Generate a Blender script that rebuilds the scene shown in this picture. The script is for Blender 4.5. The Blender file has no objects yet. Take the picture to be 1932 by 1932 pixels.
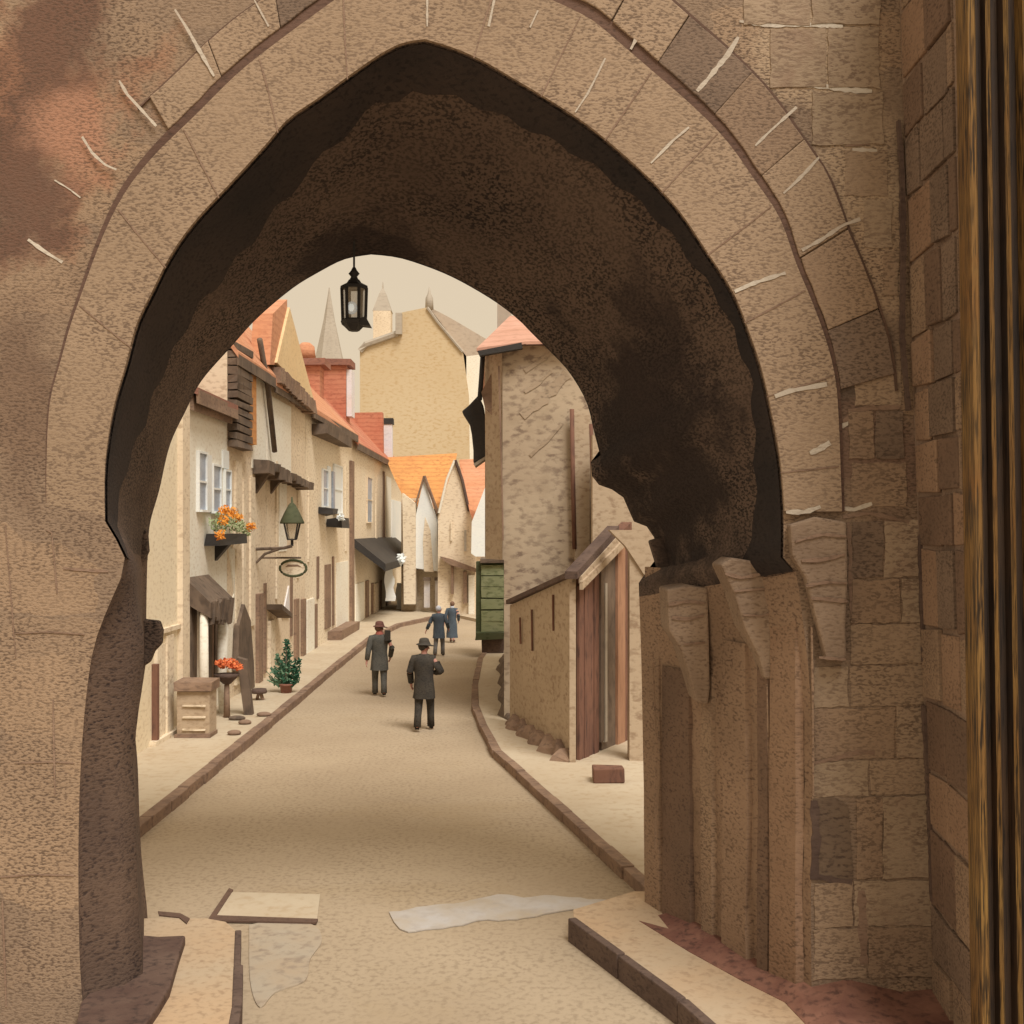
import bpy, bmesh, math, random
from mathutils import Vector, Matrix
random.seed(7)
R = math.radians
S = bpy.context.scene
COL = S.collection
# ------------------------------------------------------------------ camera, sky, sun
F, HC, CX, HY = 2300.0, 3.9, 966.0, 1000.0       # focal length and horizon in 1932-pixel units, eye height
cd = bpy.data.cameras.new('camera'); cam = bpy.data.objects.new('camera', cd); COL.objects.link(cam)
cam.location = (0, 0, HC); cam.rotation_euler = (R(90), 0, 0)
cd.sensor_width = 36; cd.lens = 36*F/1932; cd.shift_y = 34/1932; cd.clip_end = 3000; cd.clip_start = .1
S.camera = cam
W = bpy.data.worlds.new('World'); S.world = W; W.use_nodes = True
nt = W.node_tree; nt.nodes.clear()
SUN_EL, SUN_AZ = R(55), R(152)                   # azimuth measured from +Y towards +X
sky = nt.nodes.new('ShaderNodeTexSky'); sky.sky_type = 'NISHITA'; sky.sun_disc = False
sky.sun_elevation = SUN_EL; sky.sun_rotation = SUN_AZ; sky.dust_density = 4; sky.air_density = 1
hs = nt.nodes.new('ShaderNodeMix'); hs.data_type = 'RGBA'
hs.inputs[0].default_value = .86; hs.inputs[7].default_value = (7.5, 6.0, 4.05, 1)   # veil of pale warm cloud
bg = nt.nodes.new('ShaderNodeBackground'); bg.inputs[1].default_value = .105
ow = nt.nodes.new('ShaderNodeOutputWorld')
nt.links.new(sky.outputs[0], hs.inputs[6]); nt.links.new(hs.outputs[2], bg.inputs[0]); nt.links.new(bg.outputs[0], ow.inputs[0])
sd = bpy.data.lights.new('sun', 'SUN'); sd.energy = 2.9; sd.angle = R(24); sd.color = (1, .94, .85)
so = bpy.data.objects.new('sun', sd); COL.objects.link(so)
dv = Vector((math.sin(SUN_AZ)*math.cos(SUN_EL), math.cos(SUN_AZ)*math.cos(SUN_EL), math.sin(SUN_EL)))
so.rotation_euler = dv.to_track_quat('Z', 'Y').to_euler(); so.location = (20, 20, 60)
S.view_settings.view_transform = 'Standard'; S.view_settings.look = 'None'
S.view_settings.exposure = 0.08; S.view_settings.gamma = 1
S.render.resolution_x = S.render.resolution_y = 1024

# ------------------------------------------------------------------ helpers
def P(px, py, Y): return Vector(((px-CX)/F*Y, Y, HC-(py-HY)/F*Y))
def gx(px, Y): return (px-CX)/F*Y
def gz(py, Y): return HC-(py-HY)/F*Y
def G(px, py):                                   # a point of the flat ground
    Y = F*HC/(py-HY); return Vector((gx(px, Y), Y, 0))
def lin(c):
    return tuple(((v/255)/12.92 if v/255 <= .04045 else ((v/255+.055)/1.055)**2.4) for v in c)
def tag(o, label=None, cat=None, group=None, kind=None):
    if label: o['label'] = label
    if cat: o['category'] = cat
    if group: o['group'] = group
    if kind: o['kind'] = kind
    return o
def thing(name, loc, label, cat, group=None):
    o = bpy.data.objects.new(name, None); COL.objects.link(o); o.location = loc; o.empty_display_size = .3
    return tag(o, label, cat, group)
def world_of(o):
    v = Vector(o.location)
    while o.parent: o = o.parent; v = v + Vector(o.location)
    return v
class MB:
    def __init__(s): s.v = []; s.f = []; s.sm = []
    def add(s, vs, fs, smooth=False):
        n = len(s.v); s.v += [Vector(v) for v in vs]; s.f += [[n+i for i in f] for f in fs]; s.sm += [smooth]*len(fs); return s
    def box(s, x0, x1, y0, y1, z0, z1, j=0, rot=None):
        x0, x1 = sorted((x0, x1)); y0, y1 = sorted((y0, y1)); z0, z1 = sorted((z0, z1))
        vs = [Vector((x, y, z)) for z in (z0, z1) for x, y in ((x0, y0), (x1, y0), (x1, y1), (x0, y1))]
        if rot:
            c = Vector(((x0+x1)/2, (y0+y1)/2, (z0+z1)/2)); vs = [rot @ (v-c)+c for v in vs]
        if j: vs = [v+Vector([random.uniform(-j, j) for _ in range(3)]) for v in vs]
        return s.add(vs, [[3,2,1,0],[4,5,6,7],[0,1,5,4],[1,2,6,5],[2,3,7,6],[3,0,4,7]])
    def hexa(s, b, t):                           # bottom four corners, top four corners
        return s.add(list(b)+list(t), [[3,2,1,0],[4,5,6,7],[0,1,5,4],[1,2,6,5],[2,3,7,6],[3,0,4,7]])
    def prism(s, poly, d):                       # closed outline extruded along the vector d
        n = len(poly); d = Vector(d); a = [Vector(p) for p in poly]
        return s.add(a+[p+d for p in a], [list(range(n))[::-1], list(range(n, 2*n))]+[[i, (i+1) % n, n+(i+1) % n, n+i] for i in range(n)])
    def strip(s, A, B, d):                       # solid band between two rows of points, thickness d
        d = Vector(d); n = len(A)
        vs = list(A)+list(B)+[p+d for p in A]+[p+d for p in B]; fs = []
        for i in range(n-1):
            fs += [[i, i+1, n+i+1, n+i], [2*n+i, 3*n+i, 3*n+i+1, 2*n+i+1], [i, 2*n+i, 2*n+i+1, i+1], [n+i, n+i+1, 3*n+i+1, 3*n+i]]
        fs += [[0, n, 3*n, 2*n], [n-1, 3*n-1, 4*n-1, 2*n-1]]
        return s.add(vs, fs)
    def loft(s, rows, smooth=True):
        n = len(rows[0]); vs = [p for r in rows for p in r]; fs = []
        for k in range(len(rows)-1):
            for i in range(n-1):
                a = k*n+i; fs.append([a, a+1, a+n+1, a+n])
        return s.add(vs, fs, smooth)
    def tube(s, pts, r, n=8, cap=True):
        pts = [Vector(p) for p in pts]; rs = r if isinstance(r, (list, tuple)) else [r]*len(pts); vs = []; fs = []
        for i, p in enumerate(pts):
            d = (pts[min(i+1, len(pts)-1)]-pts[max(i-1, 0)]).normalized()
            a = d.orthogonal().normalized() if abs(d.z) < .9 else Vector((1, 0, 0)); a = (a-d*a.dot(d)).normalized(); b = d.cross(a)
            vs += [p+(a*math.cos(2*math.pi*k/n)+b*math.sin(2*math.pi*k/n))*rs[i] for k in range(n)]
        for i in range(len(pts)-1):
            for k in range(n):
                fs.append([i*n+k, i*n+(k+1) % n, (i+1)*n+(k+1) % n, (i+1)*n+k])
        if cap: fs += [list(range(n))[::-1], [(len(pts)-1)*n+k for k in range(n)]]
        return s.add(vs, fs, n > 6)
    def lathe(s, c, prof, n=12, smooth=True, ang=0, sx=1, sy=1):
        c = Vector(c); vs = []; fs = []
        for r, z in prof:
            vs += [c+Vector((r*sx*math.cos(ang+2*math.pi*k/n), r*sy*math.sin(ang+2*math.pi*k/n), z)) for k in range(n)]
        for i in range(len(prof)-1):
            for k in range(n): fs.append([i*n+k, i*n+(k+1) % n, (i+1)*n+(k+1) % n, (i+1)*n+k])
        fs += [list(range(n))[::-1], [(len(prof)-1)*n+k for k in range(n)]]
        return s.add(vs, fs, smooth)
    def blob(s, c, r, sc=(1, 1, 1), u=10, v=7):
        c = Vector(c); prof = [(r*math.sin(math.pi*i/v)+1e-4, -r*math.cos(math.pi*i/v)*sc[2]) for i in range(v+1)]
        return s.lathe(c, prof, u, True, 0, sc[0], sc[1])
    def leaves(s, c, rad, n, size, flat=0):
        for _ in range(n):
            d = Vector([random.gauss(0, 1) for _ in range(3)]).normalized()*random.random()**.45
            p = Vector(c)+Vector((d.x*rad[0], d.y*rad[1], d.z*rad[2]))
            a = Vector([random.gauss(0, 1) for _ in range(3)]).normalized(); b = a.orthogonal().normalized()
            k = size*random.uniform(.6, 1.3)
            s.add([p-a*k, p+b*k*.5, p+a*k, p-b*k*.5], [[0, 1, 2, 3]])
        return s
    def build(s, name, m, parent=None, bevel=0):
        me = bpy.data.meshes.new(name); off = world_of(parent) if parent else Vector((0, 0, 0))
        if parent is None and s.v:
            off = Vector((sum(v.x for v in s.v)/len(s.v), sum(v.y for v in s.v)/len(s.v), min(v.z for v in s.v)))
        me.from_pydata([v-off for v in s.v], [], s.f); me.polygons.foreach_set('use_smooth', s.sm)
        bm = bmesh.new(); bm.from_mesh(me); bmesh.ops.recalc_face_normals(bm, faces=bm.faces); bm.to_mesh(me); bm.free()
        me.materials.append(m); o = bpy.data.objects.new(name, me); COL.objects.link(o)
        if parent: o.parent = parent
        else: o.location = off
        if bevel:
            b = o.modifiers.new('bevel', 'BEVEL'); b.width = bevel; b.segments = 2; b.limit_method = 'ANGLE'
        return o
def catmull(pts, sub=8):
    out = []; n = len(pts)
    for i in range(n-1):
        p0, p1, p2, p3 = pts[max(i-1, 0)], pts[i], pts[i+1], pts[min(i+2, n-1)]
        for k in range(sub):
            t = k/sub
            out.append(tuple(.5*((2*p1[j])+(p2[j]-p0[j])*t+(2*p0[j]-5*p1[j]+4*p2[j]-p3[j])*t*t+(3*p1[j]-p0[j]-3*p2[j]+p3[j])*t**3) for j in (0, 1)))
    return out+[pts[-1]]
def resample(pts, n):
    L = [0]
    for a, b in zip(pts, pts[1:]): L.append(L[-1]+math.hypot(b[0]-a[0], b[1]-a[1]))
    out = []; k = 0
    for i in range(n):
        t = L[-1]*i/(n-1)
        while k < len(L)-2 and L[k+1] < t: k += 1
        f = (t-L[k])/max(L[k+1]-L[k], 1e-9); out.append(tuple(pts[k][j]+(pts[k+1][j]-pts[k][j])*f for j in (0, 1)))
    return out

# ------------------------------------------------------------------ materials
def mat(name, c1, c2=None, dark=None, grain=14, st=(1, 1, 2.2), amt=.45, wash=.7, bump=.25, rough=.9, lo=.5, hi=.66, stain=None, spots=(), blocks=None, rows=0, emit=0, coat=0):
    """mottled surface: two washes of colour, dark flecks pitted into it, optional stain colour"""
    m = bpy.data.materials.new(name); m.use_nodes = True; n = m.node_tree.nodes; l = m.node_tree.links
    b = n['Principled BSDF']; b.inputs['Roughness'].default_value = rough; b.inputs['Specular IOR Level'].default_value = .25
    c2 = c2 or tuple(v*.82 for v in c1); dark = dark or tuple(v*.45 for v in c1)
    tune = lambda c: (min(c[0]*.99, .86), min(c[1]*1.085, .85), min(c[2]*1.29, .84))
    c1, c2, dark = tune(c1), tune(c2), tune(dark)
    if stain: stain = (tune(stain[0]),)+tuple(stain[1:])
    amt = min(1, amt*1.25)
    tc = n.new('ShaderNodeTexCoord'); mp = n.new('ShaderNodeMapping'); mp.inputs['Scale'].default_value = st; l.new(tc.outputs['Object'], mp.inputs[0])
    def noise(scale, detail, vec=mp.outputs[0], rgh=.6):
        q = n.new('ShaderNodeTexNoise'); q.inputs['Scale'].default_value = scale; q.inputs['Detail'].default_value = detail; q.inputs['Roughness'].default_value = rgh
        l.new(vec, q.inputs['Vector']); return q.outputs['Fac']
    def ramp(fac, a, c):
        q = n.new('ShaderNodeMapRange'); q.inputs[1].default_value = a; q.inputs[2].default_value = c; l.new(fac, q.inputs[0]); return q.outputs[0]
    def mix(fac, a, c):
        q = n.new('ShaderNodeMix'); q.data_type = 'RGBA'
        l.new(fac, q.inputs[0]) if not isinstance(fac, float) else None
        for sock, v in ((q.inputs[6], a), (q.inputs[7], c)):
            if isinstance(v, tuple): sock.default_value = (*v, 1)
            else: l.new(v, sock)
        return q.outputs[2]
    def mul(fac, k):
        q = n.new('ShaderNodeMath'); q.operation = 'MULTIPLY'; l.new(fac, q.inputs[0])
        if isinstance(k, (int, float)): q.inputs[1].default_value = k
        else: l.new(k, q.inputs[1])
        return q.outputs[0]
    w = noise(wash, 5, tc.outputs['Object']); w = ramp(w, .36, .64)
    col = mix(w, c1, c2)
    if stain:
        sw = ramp(noise(stain[1], 4, tc.outputs['Object']), stain[2], stain[2]+.16); col = mix(mul(sw, .8), col, stain[0])
    if rows:                                                          # tile courses
        wt = n.new('ShaderNodeTexWave'); wt.wave_type = 'BANDS'; wt.bands_direction = 'Z'; wt.wave_profile = 'SAW'; wt.inputs['Scale'].default_value = rows; wt.inputs['Distortion'].default_value = 1.2; wt.inputs['Detail Scale'].default_value = 2
        l.new(tc.outputs['Object'], wt.inputs['Vector']); col = mix(mul(ramp(wt.outputs['Fac'], .55, 1), .42), col, dark)
    if blocks:                                                        # courses of stones a little lighter or darker than each other
        bk = n.new('ShaderNodeTexVoronoi'); bk.distance = 'CHEBYCHEV'; bk.inputs['Scale'].default_value = blocks; bk.inputs['Randomness'].default_value = .8
        bm_ = n.new('ShaderNodeMapping'); bm_.inputs['Scale'].default_value = (1, 1, 1.9); wv = n.new('ShaderNodeVectorMath'); wv.operation = 'MULTIPLY_ADD'
        nz = n.new('ShaderNodeTexNoise'); nz.inputs['Scale'].default_value = 3; l.new(tc.outputs['Object'], nz.inputs['Vector']); l.new(nz.outputs['Color'], wv.inputs[0]); wv.inputs[1].default_value = (.25, .25, .25); l.new(tc.outputs['Object'], wv.inputs[2])
        l.new(wv.outputs[0], bm_.inputs[0]); l.new(bm_.outputs[0], bk.inputs['Vector'])
        sp_ = n.new('ShaderNodeSeparateColor'); l.new(bk.outputs['Color'], sp_.inputs[0]); mr = ramp(sp_.outputs[0], 0, 1)
        col = mix(mul(mr, .55), col, tune(tuple(v*.55 for v in c2)))
    for (cx0, cy0, cz0), rad, scol, sk_ in spots:                     # stains and darker vault patches with a place of their own on the stone
        vd = n.new('ShaderNodeVectorMath'); vd.operation = 'DISTANCE'; l.new(tc.outputs['Object'], vd.inputs[0]); vd.inputs[1].default_value = (cx0, cy0, cz0)
        ma = n.new('ShaderNodeMath'); ma.operation = 'MULTIPLY_ADD'; l.new(noise(1.7, 5, tc.outputs['Object']), ma.inputs[0]); ma.inputs[1].default_value = -2.6*rad; l.new(vd.outputs['Value'], ma.inputs[2])
        mk = ramp(ma.outputs[0], -.3*rad, -.75*rad); col = mix(mul(mk, sk_), col, tune(scol))
    g = noise(grain, 3, mp.outputs[0], .55); gr = ramp(g, lo, hi)
    g2 = ramp(noise(wash*2.6, 2, tc.outputs['Object']), .3, .62)      # flecks come in patches
    q = n.new('ShaderNodeMath'); q.operation = 'MULTIPLY_ADD'; l.new(g2, q.inputs[0]); q.inputs[1].default_value = .65; q.inputs[2].default_value = .35
    col = mix(mul(mul(gr, amt), q.outputs[0]), col, dark)
    l.new(col, b.inputs['Base Color'])
    if bump:
        bp = n.new('ShaderNodeBump'); bp.inputs['Strength'].default_value = bump; bp.inputs['Distance'].default_value = .02; bp.invert = True
        l.new(g, bp.inputs['Height']); l.new(bp.outputs[0], b.inputs['Normal'])
    if emit:
        l.new(col, b.inputs['Emission Color']); b.inputs['Emission Strength'].default_value = emit
    if coat: b.inputs['Coat Weight'].default_value = coat; b.inputs['Coat Roughness'].default_value = .25
    return m
def wash(name, rgb, k=1.0, **kw):
    c = tuple(v*k for v in lin(rgb)); return mat(name, c, **kw)
M = {}
def wsp(px, py): return (gx(px, 9.6)+.6, 9.6-10.9, gz(py, 9.6))
M['wall'] = mat('gate stone', (.40, .262, .152), (.33, .212, .122), (.095, .058, .036), grain=27, st=(1, 1, 2.2), amt=.65, lo=.48, hi=.6, blocks=.9, wash=.55, bump=.5, stain=((.21, .125, .075), .9, .56),
    spots=[(wsp(60, 200), 1.0, (.36, .165, .085), .9), (wsp(110, 90), .62, (.15, .08, .05), .9), (wsp(30, 330), .6, (.13, .07, .045), .85), (wsp(150, 250), .45, (.42, .21, .12), .8), (wsp(30, 760), .7, (.17, .10, .06), .6),
           (wsp(1570, 110), .55, (.46, .32, .19), .9), (wsp(1640, 330), .5, (.45, .31, .185), .9), (wsp(1640, 560), .35, (.43, .29, .175), .8), (wsp(1630, 640), .34, (.13, .085, .06), .9), (wsp(1600, 700), .25, (.10, .07, .05), .8), (wsp(1650, 860), .45, (.20, .115, .075), .8)])
M['ring'] = mat('arch stone', (.39, .263, .158), (.33, .22, .13), (.12, .074, .046), grain=27, st=(1, 1, 2.2), amt=.6, lo=.48, hi=.6, wash=.6, bump=.4)
M['ring2'] = mat('voussoir stone', (.36, .235, .138), (.28, .18, .108), (.11, .068, .042), grain=27, st=(1, 1, 2.2), amt=.6, lo=.48, hi=.6, wash=1.1, bump=.4)
M['pale'] = mat('pale pier stone', (.41, .285, .175), (.33, .23, .138), (.15, .09, .055), grain=21, lo=.48, hi=.6, st=(1, 1, 2.4), amt=.6, wash=1.1, bump=.4, stain=((.24, .14, .085), 1.3, .57))
M['jamb'] = mat('jamb stone', (.36, .228, .135), (.27, .17, .10), (.08, .045, .03), grain=21, st=(1, 1, 2.2), amt=.6, wash=.9, bump=.4)
M['jambdark'] = mat('dark brown jamb stone', (.225, .135, .082), (.17, .105, .065), (.06, .035, .024), grain=22, st=(1, 1, 2.2), amt=.6, wash=.9, bump=.4)
M['jambwarm'] = mat('warm jamb stone', (.35, .215, .125), (.28, .165, .095), (.10, .06, .035), grain=22, st=(1, 1, 2.2), amt=.6, wash=.9, bump=.4)
M['corbel'] = mat('corbel stone', (.34, .232, .145), (.25, .165, .102), (.14, .085, .05), grain=22, st=(1, 1, 2.2), amt=.6, wash=1.5, bump=.4)
M['dull'] = mat('dull brown stone', (.25, .165, .105), (.19, .125, .08), (.07, .045, .03), grain=27, st=(1, 1, 2.2), amt=.6, lo=.48, hi=.6, wash=1.2, bump=.4)
M['groove'] = mat('dark moulding', (.115, .062, .040), (.16, .09, .058), (.05, .03, .02), grain=16, amt=.5, bump=.3)
M['vaultshade'] = mat('shaded vault stone', (.155, .100, .066), (.105, .067, .046), (.022, .015, .012), grain=26, st=(1, 1, 2.0), amt=.85, wash=.5, bump=.5, lo=.46, hi=.58,  # shade under the arch is put into this dark stone colour
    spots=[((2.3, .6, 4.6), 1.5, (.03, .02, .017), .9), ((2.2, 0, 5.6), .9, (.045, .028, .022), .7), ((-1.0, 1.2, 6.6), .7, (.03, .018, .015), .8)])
M['black'] = mat('near black stone', (.026, .020, .018), (.050, .034, .026), (.008, .007, .007), grain=18, amt=.5, bump=.3)
M['mortar'] = mat('lime mortar', (.62, .52, .38), (.48, .38, .27), (.35, .27, .19), grain=24, amt=.5)
M['brownline'] = mat('brown joint', (.17, .095, .06), (.12, .07, .045), grain=20, amt=.4)
M['softline'] = mat('soft brown joint', (.24, .145, .09), (.30, .19, .12), grain=20, amt=.5, wash=4)
M['red'] = mat('red brown footing', (.17, .07, .045), (.28, .13, .08), (.06, .03, .022), grain=14, amt=.6, wash=2, stain=((.40, .17, .09), 2.2, .6))
M['street'] = mat('street setts', (.415, .302, .182), (.475, .352, .215), (.22, .15, .088), grain=17, st=(1, .8, 1), amt=.42, wash=.3, bump=.3, lo=.48, hi=.66, stain=((.42, .30, .17), .5, .56))
M['paving'] = mat('cream paving', (.57, .45, .29), (.52, .395, .245), (.42, .28, .15), grain=8, st=(1, .8, 1), amt=.4, wash=.8, bump=.2)
M['slab'] = mat('orange cream slab', (.50, .365, .22), (.52, .34, .185), (.32, .20, .11), grain=14, amt=.5, wash=.7, bump=.2)
M['kerb'] = mat('brown kerb', (.32, .20, .12), (.22, .135, .085), (.12, .075, .05), grain=8, amt=.5, wash=1.5)
M['kerbdark'] = mat('dark kerb', (.10, .062, .045), (.15, .095, .065), grain=16, amt=.5, wash=2)
M['wet'] = mat('pale worn sill', (.52, .46, .385), (.46, .36, .24), (.40, .33, .26), grain=10, amt=.4, wash=1.6, rough=.6)
M['wet2'] = mat('grey worn setts', (.43, .345, .235), (.435, .32, .20), (.26, .19, .13), grain=10, amt=.6, wash=1.6, rough=.6)
M['cream'] = mat('cream render', (.86, .71, .47), (.84, .67, .42), (.50, .35, .19), grain=7, amt=.35, wash=.4, bump=.12)
M['ivory'] = mat('ivory render', (.86, .78, .60), (.84, .73, .54), (.55, .42, .26), grain=7, amt=.35, wash=.4, bump=.12)
M['tan'] = mat('tan render', (.80, .63, .41), (.84, .69, .47), (.36, .23, .12), grain=6, amt=.5, wash=.35, bump=.15)
M['tan2'] = mat('warm tan render', (.82, .65, .43), (.72, .55, .35), (.38, .25, .14), grain=6, amt=.5, wash=.35, bump=.15)
M['shade'] = mat('drab rubble wall', (.50, .375, .235), (.42, .305, .19), (.19, .125, .08), grain=5.5, st=(1, 1, 1.8), amt=.7, wash=.5, bump=.3, stain=((.33, .235, .14), .6, .55))
M['rough'] = mat('rough tan wall', (.50, .365, .225), (.44, .315, .19), (.26, .16, .09), grain=7, st=(1, 1, 1.8), amt=.6, wash=.6, bump=.3)
M['timber'] = mat('brown timber', (.20, .135, .085), (.13, .09, .06), (.05, .035, .025), grain=7, st=(1, 1, .5), amt=.5, wash=1.5)
M['dark'] = mat('dark ironwork', (.035, .03, .026), (.05, .042, .034), grain=14, amt=.3, rough=.6)
M['redwood'] = mat('red brown boards', (.23, .11, .065), (.17, .08, .05), (.07, .04, .03), grain=8, st=(1.6, 1.6, .4), amt=.6, wash=.9)
M['orange'] = mat('orange tiles', (.68, .33, .10), (.62, .27, .085), (.38, .13, .05), grain=5, rows=1.5, st=(1, 1, 2), amt=.5, wash=.4)
M['peach'] = mat('faded orange tiles', (.64, .31, .165), (.60, .26, .12), (.42, .16, .08), grain=6, rows=1.5, st=(1, 1, 2), amt=.5, wash=.4)
M['pink'] = mat('pinkish tiles', (.66, .36, .24), (.58, .30, .19), (.4, .2, .12), grain=6, rows=1.5, amt=.4)
M['brick'] = mat('red brick', (.52, .175, .095), (.58, .25, .135), (.30, .09, .05), grain=5, rows=1.5, st=(1, 1, 2), amt=.45, wash=.5)
M['brickdark'] = mat('brown brick', (.34, .15, .09), (.26, .12, .08), (.14, .07, .05), grain=6, amt=.5)
M['ochre'] = mat('ochre render', (.62, .465, .265), (.58, .42, .225), (.46, .28, .11), grain=3, st=(1, 1, 2.2), amt=.5, wash=.12, bump=.1)
M['yellow'] = mat('honey render', (.78, .56, .29), (.74, .50, .24), (.5, .33, .16), grain=6, amt=.35, wash=.4)
M['spire'] = mat('grey stone spire', (.48, .40, .29), (.42, .34, .24), (.28, .22, .16), grain=3, amt=.4, wash=.2)
M['greyroof'] = mat('grey brown slates', (.52, .41, .29), (.46, .35, .24), (.30, .22, .15), grain=3, amt=.4, wash=.2)
M['window'] = mat('blue grey pane', (.30, .33, .36), (.42, .44, .45), (.20, .22, .25), grain=9, amt=.4, wash=2.5, rough=.35)
M['white'] = mat('white paint', (.84, .83, .82), (.78, .76, .74), (.6, .57, .53), grain=9, amt=.25)
M['lavender'] = mat('pale lavender wash', (.76, .70, .64), (.76, .66, .55), (.5, .44, .42), grain=6, amt=.3, wash=1.2)
M['rust'] = mat('rust brown boards', (.42, .22, .12), (.34, .17, .09), grain=8, st=(1.6, 1.6, .4), amt=.5)
M['green'] = mat('green boards', (.26, .27, .125), (.31, .30, .16), (.085, .10, .035), grain=5, st=(1, 1, 2.4), amt=.6, wash=.9)
M['greendark'] = mat('dark green wood', (.075, .085, .035), (.10, .10, .05), grain=6, amt=.5)
M['leaf'] = mat('conifer needles', (.04, .12, .055), (.03, .075, .04), grain=14, amt=.4)
M['leafpale'] = mat('pale conifer needles', (.15, .24, .12), (.10, .17, .10), grain=14, amt=.4)
M['leaflight'] = mat('light leaves', (.30, .38, .16), (.42, .42, .2), grain=14, amt=.3)
M['flower'] = mat('orange petals', (.80, .25, .03), (.78, .36, .06), grain=20, amt=.3, wash=5)
M['flower2'] = mat('red petals', (.78, .12, .04), (.8, .25, .08), grain=20, amt=.3, wash=5)
M['terracotta'] = mat('terracotta', (.30, .13, .08), grain=14, amt=.4)
M['oak'] = mat('gilded dark oak', (.28, .155, .042), (.20, .095, .028), (.03, .018, .010), grain=26, st=(3.2, 3.2, .14), amt=1.0, wash=.9, bump=.5, rough=.45, lo=.44, hi=.58, stain=((.33, .13, .025), 1.4, .6), coat=.15)
M['oakdark'] = mat('dark oak groove', (.065, .034, .016), (.028, .020, .016), (.006, .005, .005), grain=24, st=(3, 3, .14), amt=.7, rough=.6)
M['skin'] = mat('skin', (.55, .27, .19), (.50, .23, .16), grain=40, amt=.1, bump=0)
M['coatbrown'] = mat('brown tweed', (.075, .06, .042), (.05, .042, .032), (.02, .017, .014), grain=26, amt=.7, wash=5, bump=.4)
M['coatgrey'] = mat('grey wool', (.14, .125, .095), (.10, .092, .072), (.045, .04, .033), grain=26, amt=.6, wash=5, bump=.4)
M['coatblue'] = mat('blue grey wool', (.095, .115, .125), (.07, .085, .095), (.04, .045, .05), grain=22, amt=.4, wash=4)
M['trousgrey'] = mat('grey flannel', (.20, .18, .155), (.15, .14, .125), (.09, .08, .07), grain=26, amt=.5, wash=5)
M['shoe'] = mat('dark leather', (.03, .025, .022), grain=14, amt=.2, bump=0, rough=.5)
M['hatred'] = mat('russet felt', (.20, .085, .06), (.16, .07, .05), grain=30, amt=.3)
M['hatbrown'] = mat('brown felt', (.085, .07, .05), (.06, .05, .038), grain=30, amt=.4)
M['hairwhite'] = mat('white hair', (.62, .60, .58), grain=30, amt=.3)
M['hairbrown'] = mat('brown hair', (.22, .12, .07), grain=30, amt=.3)
M['scarf'] = mat('red scarf', (.50, .12, .08), (.55, .2, .14), grain=30, amt=.3)
M['lamphighlight'] = mat('white highlight glass', (.82, .83, .85), (.75, .77, .8), grain=30, amt=.1, emit=.35)  # white with a faint glow, painting the highlight on the lantern glass
def glass(name, c, a):
    m = bpy.data.materials.new(name); m.use_nodes = True; b = m.node_tree.nodes['Principled BSDF']
    b.inputs['Base Color'].default_value = (*c, 1); b.inputs['Roughness'].default_value = .25; b.inputs['Alpha'].default_value = a; return m
M['glass'] = glass('dusty lantern glass', (.55, .47, .36), .45)
M['glass2'] = glass('clear lamp glass', (.75, .66, .5), .35)

# ------------------------------------------------------------------ ground, street, pavements, kerbs
g = MB(); g.add([(-600, -300, -.01), (600, -300, -.01), (600, 1500, -.01), (-600, 1500, -.01)], [[0, 1, 2, 3]])
tag(g.build('ground', M['street']), kind='structure')
LK = [(-2.62, 12.2), (-4.72, 12.6), (-4.72, 16), (-4.74, 22.4), (-4.85, 33), (-4.9, 42.7), (-4.46, 49.8), (-3.6, 53.5)]  # left kerb line
def pave(name, kerbpts, wallx, top, m, mk, kw=.16, sgn=-1, face=.05):
    pass
def sheet(name, poly, z0, z1, m):
    q = MB(); q.prism([(x, y, z0) for x, y in poly], (0, 0, z1-z0)); o = q.build(name, m); tag(o, kind='structure'); return o
def kerbline(name, pts, w, z, m, side, label=None):
    q = MB()
    for (x0, y0), (x1, y1) in zip(pts, pts[1:]):
        L = math.hypot(x1-x0, y1-y0); n = max(1, round(L/.9)); d = Vector((x1-x0, y1-y0, 0))/L; nn = Vector((-d.y, d.x, 0))*side*w
        for k in range(n):
            a = Vector((x0, y0, 0))+d*(L*k/n+.012); b = Vector((x0, y0, 0))+d*(L*(k+1)/n-.012)
            jz = random.uniform(-.008, .01); js = nn.normalized()*random.uniform(-.012, .012)
            bo = [a+js, b+js, b+nn, a+nn]
            for v in bo: v.z = -.05
            q.hexa(bo, [v+Vector((0, 0, z+.05+jz)) for v in bo])
    return tag(q.build(name, m, bevel=.012), kind='structure')
lk = [(-4.72, 12.6), (-4.72, 16), (-4.74, 22.4), (-4.85, 33), (-4.9, 42.7), (-4.5, 49.0), (-3.4, 53.0), (-2.4, 54.2)]
kerbline('kerb', lk, .17, .15, M['kerb'], 1)
sheet('pavement', [(x-.17, y) for x, y in lk]+[(-2.4, 58), (-14, 58), (-14, 12.6)], -.02, .135, M['paving'])
rk = [(1.42, 12.75), (.67, 16.3), (-.33, 20.9), (-.62, 23.5), (-.87, 26.4), (-.98, 29.9), (-1.0, 35.9), (-.85, 39.0)]
kerbline('kerb', rk, .15, .13, M['kerb'], -1)
sheet('pavement', [(x+.15, y+.03) for x, y in rk]+[(8, 39), (8, 12.75)], -.02, .115, M['paving'])
sheet('pavement', [(-2.4, 54.3), (-.85, 50), (8, 50), (8, 70), (-12, 70), (-12, 58.01), (-2.4, 58.01)], -.02, .12, M['paving'])
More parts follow.
